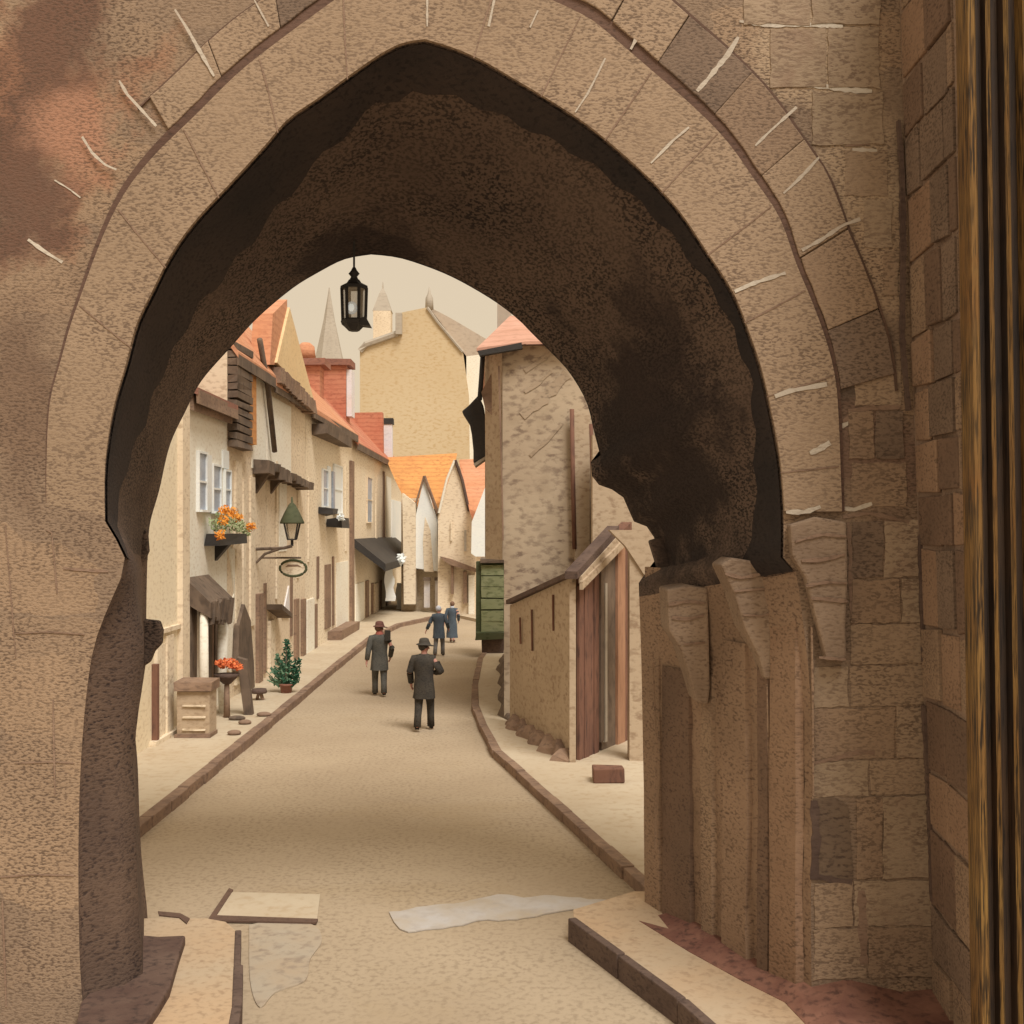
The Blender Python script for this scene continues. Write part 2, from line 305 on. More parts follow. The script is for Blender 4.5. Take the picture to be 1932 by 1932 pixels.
# passage pavements
def gpt(px, py): v = G(px, py); return (v.x, v.y)
lfk = [(-1.98, 8.6), (-2.14, 9.62), (-2.53, 11.45)]
kerbline('kerb', lfk, .07, .15, M['kerbdark'], 1)
sheet('pavement', [(x-.07, y) for x, y in lfk]+[(-2.75, 11.7), (-2.95, 11.8), (-5, 11.8), (-5, 9.9), (-3.12, 9.9), (-2.75, 8.4), (-2.05, 8.4)], -.02, .14, M['slab'])
rfk = [(1.68, 8.3), (1.30, 9.6), (.52, 11.6)]
kerbline('kerb', rfk, .09, .21, M['kerbdark'], -1)
sheet('pavement', [(1.68+.1, 8.3), (1.30+.09, 9.6), (.52+.07, 11.65), (.6, 11.9), (1.25, 12.5), (4, 12.5), (4, 8.3)], -.02, .195, M['slab'])
# flat worn stones set in the roadway
def flat(name, px, m, z):
    return sheet(name, [gpt(*p) for p in px], z-.012, z, m)
flat('paving_stone', [(402, 1733), (436, 1684), (604, 1688), (598, 1737)], M['paving'], .006)
q = MB(); a = [gpt(*p) for p in ((398, 1740), (402, 1730), (600, 1737), (597, 1744))]
q.prism([(x, y, 0) for x, y in a], (0, 0, .02)); a = [gpt(*p) for p in ((393, 1736), (432, 1678), (440, 1681), (404, 1736))]; q.prism([(x, y, 0) for x, y in a], (0, 0, .016))
tag(q.build('road_joint', M['brownline']), kind='structure')
flat('worn_sill', [(x+random.uniform(-4, 4), y+random.uniform(-2, 2)) for x, y in resample(catmull([(735, 1722), (745, 1745), (768, 1758), (830, 1752), (900, 1738), (980, 1733), (1060, 1718), (1110, 1716), (1160, 1724), (1222, 1712), (1216, 1694), (1140, 1698), (1050, 1690), (1000, 1694), (940, 1688), (880, 1702), (800, 1710), (735, 1722)]), 60)[:-1]], M['wet'], .006)
flat('worn_patch', catmull([(470, 1745), (520, 1738), (590, 1745), (607, 1775), (585, 1810), (575, 1850), (520, 1872), (490, 1900), (472, 1850), (470, 1745)], 6)[:-1], M['wet2'], .003)

# ------------------------------------------------------------------ stone gateway
YF, YB = 9.6, 12.2
gate = thing('stone_gateway', (-.6, 10.9, 0), 'huge brown stone gateway with a pointed arch and dark shaded vault over the street', 'gateway')
NL, NA = 26, 46
fl_low = [(160, 1945), (150, 1800), (148, 1600), (152, 1450), (162, 1320), (176, 1225), (200, 1155), (224, 1100), (236, 1055), (198, 983)]
fl_arch = [(198, 983), (199, 880), (215, 775), (240, 690), (260, 615), (286, 560), (325, 483), (370, 420), (440, 345), (500, 280), (545, 228), (600, 190), (655, 150), (715, 108), (760, 85), (802, 78)]
fr_arch = [(802, 78), (850, 92), (905, 115), (966, 150), (1041, 195), (1116, 245), (1206, 322), (1276, 395), (1331, 475), (1381, 552), (1408, 618), (1436, 700), (1458, 800), (1471, 875), (1478, 965), (1478, 1052)]
fr_low = [(1478, 1052), (1500, 1075), (1512, 1150), (1524, 1250), (1530, 1350), (1532, 1500), (1530, 1700), (1532, 1945)]
il_low = [(280, 1735), (266, 1602), (260, 1446), (256, 1384), (268, 1300), (276, 1240), (276, 1170), (277, 1100), (279, 1029)]
il_arch = [(279, 1029), (283, 985), (300, 925), (320, 840), (350, 775), (380, 718), (435, 655), (485, 600), (550, 545), (600, 514), (650, 489), (700, 480)]
ir_arch = [(700, 480), (740, 484), (780, 494), (850, 521), (925, 563), (975, 600), (1004, 629), (1045, 670), (1070, 697), (1095, 735), (1110, 768), (1120, 811), (1133, 861)]
ir_rag = [(1133, 861), (1114, 865), (1118, 912), (1148, 919), (1181, 942), (1191, 982), (1229, 997), (1244, 1050), (1248, 1085), (1222, 1075), (1205, 1100)]
ir_low = [(1205, 1100), (1210, 1250), (1215, 1500), (1222, 1735)]
def row(ll, la, ra, rl, Y, rag=None):
    A = resample(catmull(ll), NL); B = resample(catmull(la), NA)
    if rag: C1 = resample(catmull(ra), NA-14)+resample(rag, 15)[1:]
    else: C1 = resample(catmull(ra), NA)
    D = resample(catmull(rl), NL); pts = A+B[1:]+C1[1:]+D[1:]
    return [P(x, y, Y) for x, y in pts]
RF = row(fl_low, fl_arch, fr_arch, fr_low, YF); RB = row(il_low, il_arch, ir_arch, ir_low, YB, ir_rag)
for r in (RF, RB): r[0].z = -.1; r[-1].z = -.1
N = len(RF); iL, iR = NL-1, NL+2*NA-3
XL, XR, ZT = -9.0, 3.35, 9.4
def outer(rowp, Y):
    o = []; n = len(rowp)
    for i, p in enumerate(rowp):
        if i <= iL: o.append(Vector((XL, Y, -.1+(6.0+.1)*i/iL)))
        elif i < NL+NA//2: t = (i-iL)/(NA//2); o.append(Vector((XL, Y, 6+(ZT-6)*t)))
        elif i <= iR-NA//2: t = (i-(NL+NA//2))/(iR-NA//2-(NL+NA//2)); o.append(Vector((XL+(XR-XL)*t, Y, ZT)))
        elif i < iR: t = (i-(iR-NA//2))/(NA//2); o.append(Vector((XR, Y, ZT-(ZT-6)*t)))
        else: t = (i-iR)/(n-1-iR); o.append(Vector((XR, Y, 6-6.1*t)))
    return o
OF = outer(RF, YF); OB = outer(RB, YB)
def lerp(A, B, t): return [a.lerp(b, t) for a, b in zip(A, B)]
w_ = MB(); w_.loft([RF, lerp(RF, OF, .5), OF], False); w_.loft([OF, OB], False)
w_.build('front_wall', M['wall'], gate)
w_ = MB(); w_.loft([RB, lerp(RB, OB, .5), OB], False); w_.build('rear_wall', M['jamb'], gate)
# vault: soffit lofted between the two arches with slight unevenness, jambs below
def vrow(t):
    return lerp(RF, RB, t)
ts = [0, .03, .1, .2, .32, .45, .58, .7, .82, .92, 1]
vr = []
for t in ts:
    r = vrow(t)
    if 0 < t < 1:
        r = [p+Vector((random.gauss(0, .006), 0, random.gauss(0, .006))) for p in r]
    if t < 1:
        for i in range(iL):
            p, a, b = r[i], RF[i], RB[i]; pa = CX+a.x/a.y*F; pb = CX+b.x/b.y*F; u = min(1, t/.16); u = u*u*(3-2*u); k = min(1, (iL-i)/6)
            px = pa+(pb-5-pa)*(u*k+t*(1-k)); p.x = gx(px, p.y)
    vr.append(r)
MB().loft([r[iL-1:iR+2] for r in vr]).build('vault', M['vaultshade'], gate)
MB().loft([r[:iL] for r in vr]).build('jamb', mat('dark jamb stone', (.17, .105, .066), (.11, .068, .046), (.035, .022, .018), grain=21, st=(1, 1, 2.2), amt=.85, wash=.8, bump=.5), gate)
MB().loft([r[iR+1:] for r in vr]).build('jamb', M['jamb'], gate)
# black band painting the soffit's shadow just inside the front arch: broad on the left haunch, a thin lip on the right
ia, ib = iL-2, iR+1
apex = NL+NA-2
shade0, shade1 = [], []
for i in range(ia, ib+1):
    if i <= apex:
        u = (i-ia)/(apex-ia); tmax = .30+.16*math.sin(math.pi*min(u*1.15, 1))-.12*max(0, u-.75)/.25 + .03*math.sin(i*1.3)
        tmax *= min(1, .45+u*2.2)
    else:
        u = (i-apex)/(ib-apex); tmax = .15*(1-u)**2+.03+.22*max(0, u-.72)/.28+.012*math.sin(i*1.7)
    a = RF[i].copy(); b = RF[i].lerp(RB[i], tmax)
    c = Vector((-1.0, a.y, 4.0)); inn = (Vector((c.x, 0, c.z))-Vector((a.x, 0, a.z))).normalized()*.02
    shade0.append(a+inn+Vector((0, .004, 0))); shade1.append(b+inn)
q = MB(); q.loft([shade0, lerp(shade0, shade1, .5), shade1]); q.loft([shade1, [p-Vector((0, 0, 0)) + (p-Vector((-1.0, p.y, 4.0))).normalized()*.05 for p in shade1]])
q.build('arch_shade', M['black'], gate)
# black lip round the rear arch
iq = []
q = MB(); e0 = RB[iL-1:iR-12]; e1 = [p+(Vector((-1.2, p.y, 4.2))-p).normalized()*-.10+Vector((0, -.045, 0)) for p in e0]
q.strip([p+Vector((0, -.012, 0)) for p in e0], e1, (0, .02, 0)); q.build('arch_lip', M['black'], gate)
def stroke(q, pts, w, Y, th=.003):
    pts = [p for p in resample(pts, max(6, int(math.hypot(pts[-1][0]-pts[0][0], pts[-1][1]-pts[0][1])/9)))]
    A, B = [], []; Y = Y-random.random()*.002
    for i, (x, y) in enumerate(pts):
        a = pts[max(i-1, 0)]; b = pts[min(i+1, len(pts)-1)]; dx, dy = b[0]-a[0], b[1]-a[1]; L = math.hypot(dx, dy) or 1
        ww = w*(.7+.3*math.sin(math.pi*(i+.6)/(len(pts)+.2)))*random.uniform(.6, 1.25)/2
        A.append(P(x-dy/L*ww, y+dx/L*ww, Y)); B.append(P(x+dy/L*ww, y-dx/L*ww, Y))
    q.strip(A, B, (0, -th, 0))
# arch rings on the front face
gl = [(88, 960), (88, 900), (92, 800), (100, 740), (115, 690), (135, 620), (158, 555), (185, 480), (215, 410), (250, 350), (300, 290), (370, 222), (450, 143), (520, 87), (600, 28), (640, 0), (720, -45), (830, -70)]
gr = [(830, -70), (930, -45), (1020, -5), (1110, 38), (1160, 78), (1230, 138), (1310, 208), (1370, 270), (1420, 340), (1468, 412), (1500, 500), (1530, 572), (1558, 650), (1574, 720), (1580, 800), (1583, 880), (1586, 965)]
n1 = 50
fL = resample(catmull(fl_arch), n1); fR = resample(catmull(fr_arch[:-1]), n1)
gL = resample(catmull(gl), n1); gR = resample(catmull(gr), n1)
ringin = fL+fR[1:]; ringout = gL+gR[1:]
def pl(pts, Y): return [P(x, y, Y) for x, y in pts]
def shift(A, B, px):                              # move A's points px outward along A->B
    o = []
    for (ax, ay), (bx, by) in zip(A, B):
        d = math.hypot(bx-ax, by-ay); o.append((bx+(bx-ax)/d*px(len(o)), by+(by-ay)/d*px(len(o))))
    return o
def inset(pts, k=1): return pts
def tstrip(A, B, th, name, m):
    n = len(A); t_ = [th*min(1, i/14+.02) for i in range(n)]; off = lambda R_, : [p-Vector((0, t, 0)) for p, t in zip(R_, t_)]
    MB().loft([A, off(A), off(B), B], False).build(name, m, gate)
tstrip(pl(ringin, YF+.002), pl(ringout, YF+.002), .045, 'arch_ring', M['ring'])
wd = lambda i: 1+4*min(1, i/12)+19*math.exp(-((i-56)/26)**2)+8*math.exp(-((i-30)/14)**2)
g2 = shift(ringin, ringout, wd)
tstrip(pl(ringout, YF+.001), pl(g2, YF+.001), .02, 'hood_mould', M['groove'])
g3 = shift(ringin, ringout, lambda i: wd(i)+(70 if i < 50 else 105))
def voussoirs(k0, k1, step):
    mm = ['ring2', 'ring', 'ring2', 'dull']; qs = {k: MB() for k in set(mm)}; i = k0
    while i < k1:
        e = min(k1, i+step+random.choice((-1, 0, 0, 1))); A_, B_ = g2[i:e+1], g3[i:e+1]; gap = .06
        A2 = [A_[0] if 0 else tuple(A_[0][c]+(A_[1][c]-A_[0][c])*gap for c in (0, 1))]+A_[1:]; B2 = [tuple(B_[0][c]+(B_[1][c]-B_[0][c])*gap for c in (0, 1))]+B_[1:]
        jj = lambda P_: [(x+random.uniform(-1.3, 1.3), y+random.uniform(-1.3, 1.3)) for x, y in P_]
        qs[random.choice(mm)].strip(pl(jj(A2), YF), pl(jj(B2), YF), (0, -.028-random.random()*.015, 0)); i = e
    for k, q in qs.items():
        if q.v: q.build('voussoirs', M[k], gate, bevel=.008)
voussoirs(27, 49, 5); voussoirs(52, 90, 5)
# coursed blocks beside and below the arch, each worn stone cut a little differently
def block(q, c4, gap=2.0, th=None):
    (cx_, cy_) = (sum(p[0] for p in c4)/4, sum(p[1] for p in c4)/4); out = []
    for a, b in zip(c4, c4[1:]+c4[:1]):
        L = math.hypot(b[0]-a[0], b[1]-a[1]); n_ = max(2, int(L/16))
        for k in range(n_):
            x, y = a[0]+(b[0]-a[0])*k/n_, a[1]+(b[1]-a[1])*k/n_; d = math.hypot(cx_-x, cy_-y) or 1
            out.append(P(x+(cx_-x)/d*gap+random.uniform(-2.2, 2.2), y+(cy_-y)/d*gap+random.uniform(-2.2, 2.2), YF))
    q.prism(out, (0, -(th or random.uniform(.004, .014)), 0))
qs = {k: MB() for k in ('pale', 'ring', 'ring2', 'dull')}
pier = [(1262, [1538, 1612, 1740], 'pr'), (1334, None, '')]
def course(y0, y1, xs, ks, sl=-6):
    for x0, x1, k in zip(xs, xs[1:], ks): block(qs[k], [(x0, y0+sl*(x0-1530)/220), (x1, y0+sl*(x1-1530)/220), (x1, y1+sl*(x1-1530)/220), (x0, y1+sl*(x0-1530)/220)])
course(985, 1095, [1606, 1668, 1734], ['dull', 'pale']); course(1095, 1180, [1604, 1700, 1736], ['ring2', 'pale']); course(1180, 1258, [1604, 1742], ['ring'])
course(1258, 1336, [1534, 1602, 1746], ['pale', 'ring']); course(1336, 1436, [1534, 1690, 1748], ['ring2', 'ring']); course(1436, 1505, [1534, 1640, 1752], ['pale', 'ring'])
course(1505, 1662, [1614, 1665, 1755], ['ring2', 'pale']); course(1664, 1752, [1534, 1610, 1762], ['ring', 'pale']); course(1752, 1850, [1534, 1636, 1766], ['ring', 'ring2'])
for y0, y1, xs, ks in ((-40, 48, [1400, 1530, 1662], ['pale', 'pale']), (52, 168, [1452, 1560, 1660], ['pale', 'pale']), (174, 275, [1530, 1668], ['pale']), (282, 372, [1592, 1676], ['ring']), (376, 470, [1628, 1684], ['pale']), (474, 560, [1664, 1696], ['ring2']),
                       (690, 768, [1612, 1702], ['ring']), (775, 868, [1600, 1650, 1706], ['ring2', 'dull']), (872, 958, [1604, 1712], ['ring2'])):
    for x0, x1, k in zip(xs, xs[1:], ks): block(qs[k], [(x0, y0), (x1, y0), (x1, y1), (x0, y1)])
for k, q in qs.items(): q.build('coursed_blocks', M[k], gate, bevel=.006)
# fine radial joints cut across the smooth inner ring
q = MB()
for i in list(range(14, 48, 7))+list(range(53, 96, 6)):
    a, b = ringin[i], ringout[i]; stroke(q, [a, ((a[0]+b[0])/2+random.uniform(-2, 2), (a[1]+b[1])/2), b], 3.2, YF-.0445, .002)
q.build('ring_joints', M['softline'], gate)
# outline groove of the outer ring
q = MB(); o3 = g3[52:92]; q.strip(pl(o3, YF), pl(shift(g2[52:92], o3, lambda i: 5), YF), (0, -.02, 0)); o3 = g3[26:46]
q.strip(pl(o3, YF), pl(shift(g2[26:46], o3, lambda i: 3), YF), (0, -.02, 0)); q.build('outer_moulding', M['brownline'], gate)
# mortar lines and dark joints: short strokes proud of the stone
q = MB()
YR1, YR2 = YF-.0455, YF-.0355
for pts, w, Y in [([(806, -5), (806, 22), (806, 50)], 4, YR1), ([(933, -3), (928, 22), (922, 50)], 5, YR1), ([(1015, 20), (1000, 52)], 4, YR1),
        ([(330, 18), (352, 52), (378, 98), (404, 144)], 7, YR2), ([(225, 152), (240, 178), (265, 205), (295, 238)], 6, YR2),
        ([(155, 258), (175, 290), (200, 312), (220, 320)], 5, YR2), ([(103, 340), (130, 356), (152, 373)], 3, YF-.001), ([(53, 452), (85, 475), (118, 495)], 7, YF-.001),
        ([(480, 0), (495, 28), (507, 50)], 4, YR2), ([(1142, 110), (1125, 145), (1108, 178), (1085, 212)], 4, YR1),
        ([(1248, -4), (1235, 20), (1213, 45), (1202, 70), (1190, 93)], 8, YR2), ([(1393, 70), (1372, 105), (1355, 125), (1335, 150), (1315, 172)], 9, YR2),
        ([(1503, 202), (1470, 232), (1445, 255), (1425, 275)], 6, YR2), ([(1545, 297), (1520, 325), (1500, 345), (1478, 365)], 6, YR2),
        ([(1623, 413), (1590, 425), (1550, 452), (1513, 472)], 8, YR2), ([(1300, 240), (1270, 265), (1228, 308)], 5, YR1),
        ([(1482, 515), (1450, 525), (1420, 535), (1386, 550)], 8, YR1), ([(1560, 725), (1520, 732), (1488, 738), (1462, 748)], 9, YR1),
        ([(1566, 835), (1545, 848), (1528, 855)], 12, YR1), ([(1548, 956), (1520, 966), (1483, 966)], 9, YR1),
        ([(1645, 950), (1610, 962), (1588, 958)], 8, YF-.001), ([(1395, 40), (1450, 48), (1510, 46), (1590, 50)], 9, YF-.001),
        ([(1505, 158), (1550, 162), (1600, 170), (1645, 172)], 11, YF-.001), ([(1608, 282), (1655, 284)], 8, YF-.001),
        ([(1588, 804), (1615, 792), (1645, 780)], 11, YF-.001), ([(1652, 826), (1670, 828), (1690, 812)], 12, YF-.001)]:
    stroke(q, pts, w, Y)
q.build('mortar_lines', M['mortar'], gate)
q = MB()
for pts, w in [([(1550, 192), (1600, 190), (1650, 186)], 12), ([(1595, 275), (1640, 272)], 4), ([(1575, 598), (1600, 585), (1650, 560)], 6), ([(1600, 775), (1640, 770), (1700, 768)], 10),
               ([(1590, 795), (1620, 778), (1650, 765)], 9), ([(1560, 640), (1590, 650), (1630, 680), (1640, 660)], 22), ([(1575, 730), (1620, 705), (1660, 690)], 14), ([(1578, 690), (1600, 660), (1640, 640)], 16),
               ([(1590, 975), (1640, 968), (1715, 985)], 8), ([(1535, 1440), (1580, 1430), (1620, 1418), (1650, 1420)], 10),
               ([(1600, 985), (1605, 1060), (1606, 1140), (1612, 1190)], 9),
               ([(1512, 1100), (1560, 1095), (1598, 1100)], 6), ([(1520, 1130), (1560, 1128), (1600, 1135)], 8), ([(1508, 1062), (1540, 1050), (1590, 1045)], 7), ([(1545, 1240), (1590, 1245)], 7),
               ([(1625, 1680), (1628, 1740), (1630, 1820)], 20), 
               ([(120, 1072), (150, 1075), (205, 1078)], 6), ([(88, 1000), (98, 1005), (108, 1120)], 3), ([(30, 1195), (90, 1192), (160, 1197)], 3), ([(0, 1655), (60, 1650), (140, 1652)], 3), ([(30, 1440), (100, 1437), (140, 1440)], 3), ([(10, 990), (30, 1240)], 2), ([(5, 1700), (12, 1900)], 4), ([(100, 1320), (104, 1500)], 3)]:
    stroke(q, pts, w, YF-.001, .005)
q.build('dark_joints', M['softline'], gate)
# recess in the pier, its shade painted as a thin dark patch with darker edges
q = MB(); q.prism([P(1534, 1507, YF), P(1572, 1503, YF), P(1600, 1520, YF), P(1610, 1660, YF), P(1532, 1664, YF)], (0, -.006, 0)); q.build('recess_shade', mat('dark recess tone', (.19, .125, .075), (.14, .09, .058), (.05, .03, .022), grain=16, amt=.6, wash=2), gate)
q = MB(); stroke(q, [(1536, 1510), (1540, 1580), (1536, 1660)], 18, YF-.0065); stroke(q, [(1536, 1652), (1570, 1660), (1608, 1664)], 12, YF-.0065); q.build('recess_edge', M['kerbdark'], gate)
# corbels: tapered brackets at the head of each jamb shaft
def corbel(outline, Y, d, m, lines):
    q = MB(); n = len(outline); fr = [P(x, y, Y) for x, y in outline]
    q.prism(fr, (0, d, 0)); o = q.build('corbel', m, gate, bevel=.02)
    q = MB()
    for pts, w in lines: stroke(q, pts, w, Y-.001, .012)
    q.build('corbel_moulding', M['softline'], o)
corbel([(1360, 1066), (1380, 1052), (1420, 1058), (1476, 1050), (1480, 1110), (1478, 1200), (1470, 1280), (1442, 1282), (1432, 1240), (1405, 1185), (1385, 1120)], 10.05, .5, M['corbel'],
       [([(1368, 1082), (1400, 1090), (1450, 1080)], 7), ([(1385, 1115), (1430, 1112), (1468, 1110)], 5), ([(1402, 1160), (1440, 1162), (1470, 1150)], 4)])
corbel([(1258, 1112), (1300, 1104), (1336, 1110), (1338, 1200), (1340, 1300), (1336, 1330), (1312, 1325), (1302, 1280), (1285, 1225), (1262, 1190)], 10.9, .6, M['corbel'],
       [([(1262, 1140), (1300, 1134), (1330, 1138)], 7), ([(1268, 1165), (1300, 1168), (1328, 1160)], 8), ([(1290, 1215), (1330, 1212)], 4)])
corbel([(1490, 990), (1540, 975), (1598, 985), (1600, 1100), (1596, 1180), (1598, 1245), (1560, 1248), (1548, 1200), (1535, 1150), (1520, 1090), (1495, 1050)], 9.48, .12, M['corbel'],
       [([(1500, 1022), (1550, 1008), (1596, 1012)], 6), ([(1512, 1058), (1550, 1056), (1594, 1046)], 8), ([(1520, 1105), (1560, 1098), (1598, 1100)], 7), ([(1530, 1128), (1560, 1130), (1598, 1134)], 8), ([(1545, 1240), (1595, 1244)], 6)])
corbel([(262, 1168), (298, 1172), (304, 1190), (302, 1215), (288, 1230), (280, 1250), (262, 1262), (250, 1230), (246, 1190)], 12.05, .12, M['vaultshade'], [])
corbel([(1226, 1020), (1300, 1000), (1350, 1010), (1362, 1060), (1345, 1072), (1302, 1070), (1292, 1095), (1255, 1106), (1244, 1078)], 12.0, .2, M['vaultshade'], [])
corbel([(205, 985), (240, 1000), (275, 1000), (278, 1040), (262, 1075), (248, 1110), (240, 1060), (225, 1020)], 11.8, .1, M['vaultshade'], [])
# shafts on the right jamb
def jline(px): k = (px-CX)/F; t = (2.354-k*9.6)/(.994+k*2.6); return (2.354-.994*t, 9.6+2.6*t)
for px, pt, r_, m in ((1285, 1300, .20, 'jambdark'), (1343, 1310, .07, 'ring2'), (1395, 1250, .15, 'jamb'), (1449, 1280, .055, 'jambdark'), (1488, 1080, .14, 'jambwarm'), (1240, 1110, .12, 'jamb')):
    q = MB(); x, Y = jline(px); z = gz(pt-40, Y); dn = Vector((-.934, -.357, 0)); dt = Vector((.357, -.934, 0))   # normal and run of the jamb
    rings = []
    for zz_, k in ((-.05, 1.0), (.45, 1.0), (1.0, .97), (1.6, 1.0), (z*.75, .96), (z, .94)):
        c = Vector((x, Y, zz_)); jt = lambda a: random.uniform(-a, a); hw = r_*1.35*k
        rings.append([c-dt*(hw+.02+jt(.012)), c-dt*(hw+jt(.01))+dn*(.06+jt(.01)), c+dt*(hw+jt(.01))+dn*(.06+jt(.01)), c+dt*(hw+.02+jt(.012))])
    q.loft(rings, False); q.build('shaft', M[m], gate)
# thin crevice lines between shafts
for pts, Y in (([(1340, 1320), (1343, 1500), (1350, 1640), (1362, 1700)], 11.0), ([(1446, 1290), (1450, 1480), (1452, 1690)], 10.1), ([(1530, 1180), (1532, 1300), (1533, 1500)], 9.58), ([(1232, 1250), (1238, 1400), (1236, 1600)], 11.8)):
    q = MB(); stroke(q, pts, 4, Y, .03); q.build('crevice', M['jamb'], gate)
# ragged footing at the foot of the right pier
q = MB()
ft = [(1205, 1735), (1260, 1722), (1330, 1740), (1400, 1790), (1500, 1822), (1600, 1850), (1700, 1875), (1780, 1868), (1900, 1870)]
fb = [(1206, 1737), (1300, 1795), (1400, 1850), (1480, 1890), (1520, 1932), (1560, 1990), (1650, 2030), (1780, 2050), (1900, 2060)]
yt = [12.0, 11.7, 11.2, 10.6, 9.95, 9.58, 9.56, 9.55, 9.55]
A = [P(x, y, Y) for (x, y), Y in zip(ft, yt)]; B = [Vector((gx(x, F*(HC-.2)/(y-HY)), F*(HC-.2)/(y-HY), .2)) for x, y in fb]
Ab = [Vector((p.x+.15, p.y+.3, p.z)) for p in A]
q.loft([B, lerp(A, B, .5), A, Ab], False); q.loft([[Vector((p.x, p.y, -.05)) for p in B], B], False)
q.build('footing', M['red'], gate)
q = MB()
g22 = lambda x, y: Vector((gx(x, F*(HC-.22)/(y-HY)), F*(HC-.22)/(y-HY), 0))
bt = [g22(255, 1762), g22(300, 1766), g22(350, 1764), g22(338, 1800), g22(320, 1862), g22(300, 1895), g22(262, 1950), g22(262, 2000), g22(130, 2000), g22(152, 1890), g22(240, 1790)]
q.prism([(v.x, v.y, .12) for v in bt], (0, 0, .10)); q.build('footing', mat('dark footing', (.10, .055, .038), (.15, .09, .06), (.04, .025, .02), grain=15, amt=.6, wash=2), gate, bevel=.02)
q = MB(); ln = [G(300, 1752), G(345, 1758), G(352, 1768)]; q.prism([(v.x, v.y, .14) for v in [G(298, 1748), G(340, 1752), G(358, 1762), G(352, 1772), G(338, 1760), G(300, 1756)]], (0, 0, .012))
q.build('footing_edge', M['brownline'], gate)

# ------------------------------------------------------------------ return wall on the right of the gate
rw = thing('return_wall', (3.6, 8.9, 0), 'brown stone side wall with slanting courses between the gateway and the timber upright', 'wall')
q = MB(); q.hexa([(gx(1765, YF), YF, -.1), (3.22, 8.35, -.1), (5.5, 8.35, -.1), (5.5, 9.7, -.1)], [(gx(1688, YF), YF, 9.2), (3.0, 8.35, 9.2), (5.5, 8.35, 9.2), (5.5, 9.7, 9.2)])
q.build('wall', mat('return wall stone', (.34, .225, .145), (.26, .175, .115), (.15, .09, .06), grain=23, st=(1, 1, 2.2), amt=.6, wash=1.0, bump=.4, stain=((.22, .14, .10), 1.5, .55)), rw)
# courses follow the plane of the wall: horizontal in the world, so they fall away towards the gate
def rwx(Y, z):
    t = (YF-Y)/(YF-8.35); bx = gx(1765, YF)*(1-t)+3.22*t; tx = gx(1688, YF)*(1-t)+3.0*t; return bx+(tx-bx)*(z+.1)/9.3
def rwband(q, z0, z1, y0, y1, th=.008):
    q.hexa([(rwx(y0, z0)-th, y0, z0), (rwx(y1, z0)-th, y1, z0), (rwx(y1, z0)+.02, y1, z0), (rwx(y0, z0)+.02, y0, z0)], [(rwx(y0, z1)-th, y0, z1), (rwx(y1, z1)-th, y1, z1), (rwx(y1, z1)+.02, y1, z1), (rwx(y0, z1)+.02, y0, z1)])
qs = {k: MB() for k in ('ring2', 'dull', 'jambdark', 'jambwarm')}; z = .05; rr = random.Random(5)
while z < 8.9:
    h = rr.uniform(.36, .62); y = YF-.04
    while y > 8.42:
        w = min(rr.uniform(.28, .62), y-8.40); k = rr.choice(('ring2', 'dull', 'jambdark', 'jambwarm', 'dull', 'ring2')); q = qs[k]; th = rr.uniform(.006, .028); g_ = .018
        j4 = [rr.uniform(-.02, .02) for _ in range(4)]
        pts = [(y-w+g_, z+g_+j4[0]), (y-g_, z+g_+j4[1]), (y-g_, z+h-g_+j4[2]), (y-w+g_, z+h-g_+j4[3])]
        q.hexa([(rwx(a, b)-th, a, b) for a, b in pts], [(rwx(a, b)+.02, a, b) for a, b in pts]); y -= w
    z += h
for k, q in qs.items(): q.build('coursed_blocks', M[k], rw, bevel=.01)
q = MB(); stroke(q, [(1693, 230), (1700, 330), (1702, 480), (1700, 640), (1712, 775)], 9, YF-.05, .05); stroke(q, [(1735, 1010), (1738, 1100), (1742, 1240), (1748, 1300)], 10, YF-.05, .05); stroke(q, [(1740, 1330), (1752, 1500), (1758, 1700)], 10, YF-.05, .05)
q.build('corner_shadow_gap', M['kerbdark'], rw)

# ------------------------------------------------------------------ moulded timber upright
post = thing('timber_upright', (3.4, 8.2, 0), 'tall reeded dark oak frame upright with gilt brown ridges along the right edge', 'wooden frame')
# cross profile across the width (px at top, proud distance), ridges and grooves
prof = [(1809, 0), (1812, .07), (1822, .09), (1830, .03), (1834, -.01), (1843, -.01), (1847, .05), (1853, .07), (1859, .02), (1864, -.02), (1875, -.02), (1880, .05), (1886, .075), (1893, .02), (1898, -.03), (1910, -.03), (1916, .06), (1935, .13), (1975, .16), (2010, .13)]
YP = 8.1
def prow(z, extra):
    t = (8.4-z)/8.4; o = []
    for px, d in prof: o.append(Vector((gx(px+36*t, YP), YP-.02-d*.9, z)))
    return o
zz = [-.1+8.6*k/24 for k in range(25)]
rows = [prow(z, 0) for z in zz]
ri = len(prof)
def seg(a, b, name, m):
    q = MB(); q.loft([[Vector((r[a].x, YP+.1, r[a].z))]+r[a:b+1]+[Vector((r[b].x, YP+.1, r[b].z))] for r in rows], False)
    q.build(name, m, post)
seg(0, 3, 'ridge', M['oak']); seg(3, 6, 'groove', M['oakdark']); seg(6, 8, 'ridge', M['oak']); seg(8, 11, 'groove', M['oakdark']); seg(11, 13, 'ridge', M['oak']); seg(13, 15, 'groove', M['oakdark']); seg(15, 19, 'flat_ridge', M['oak'])

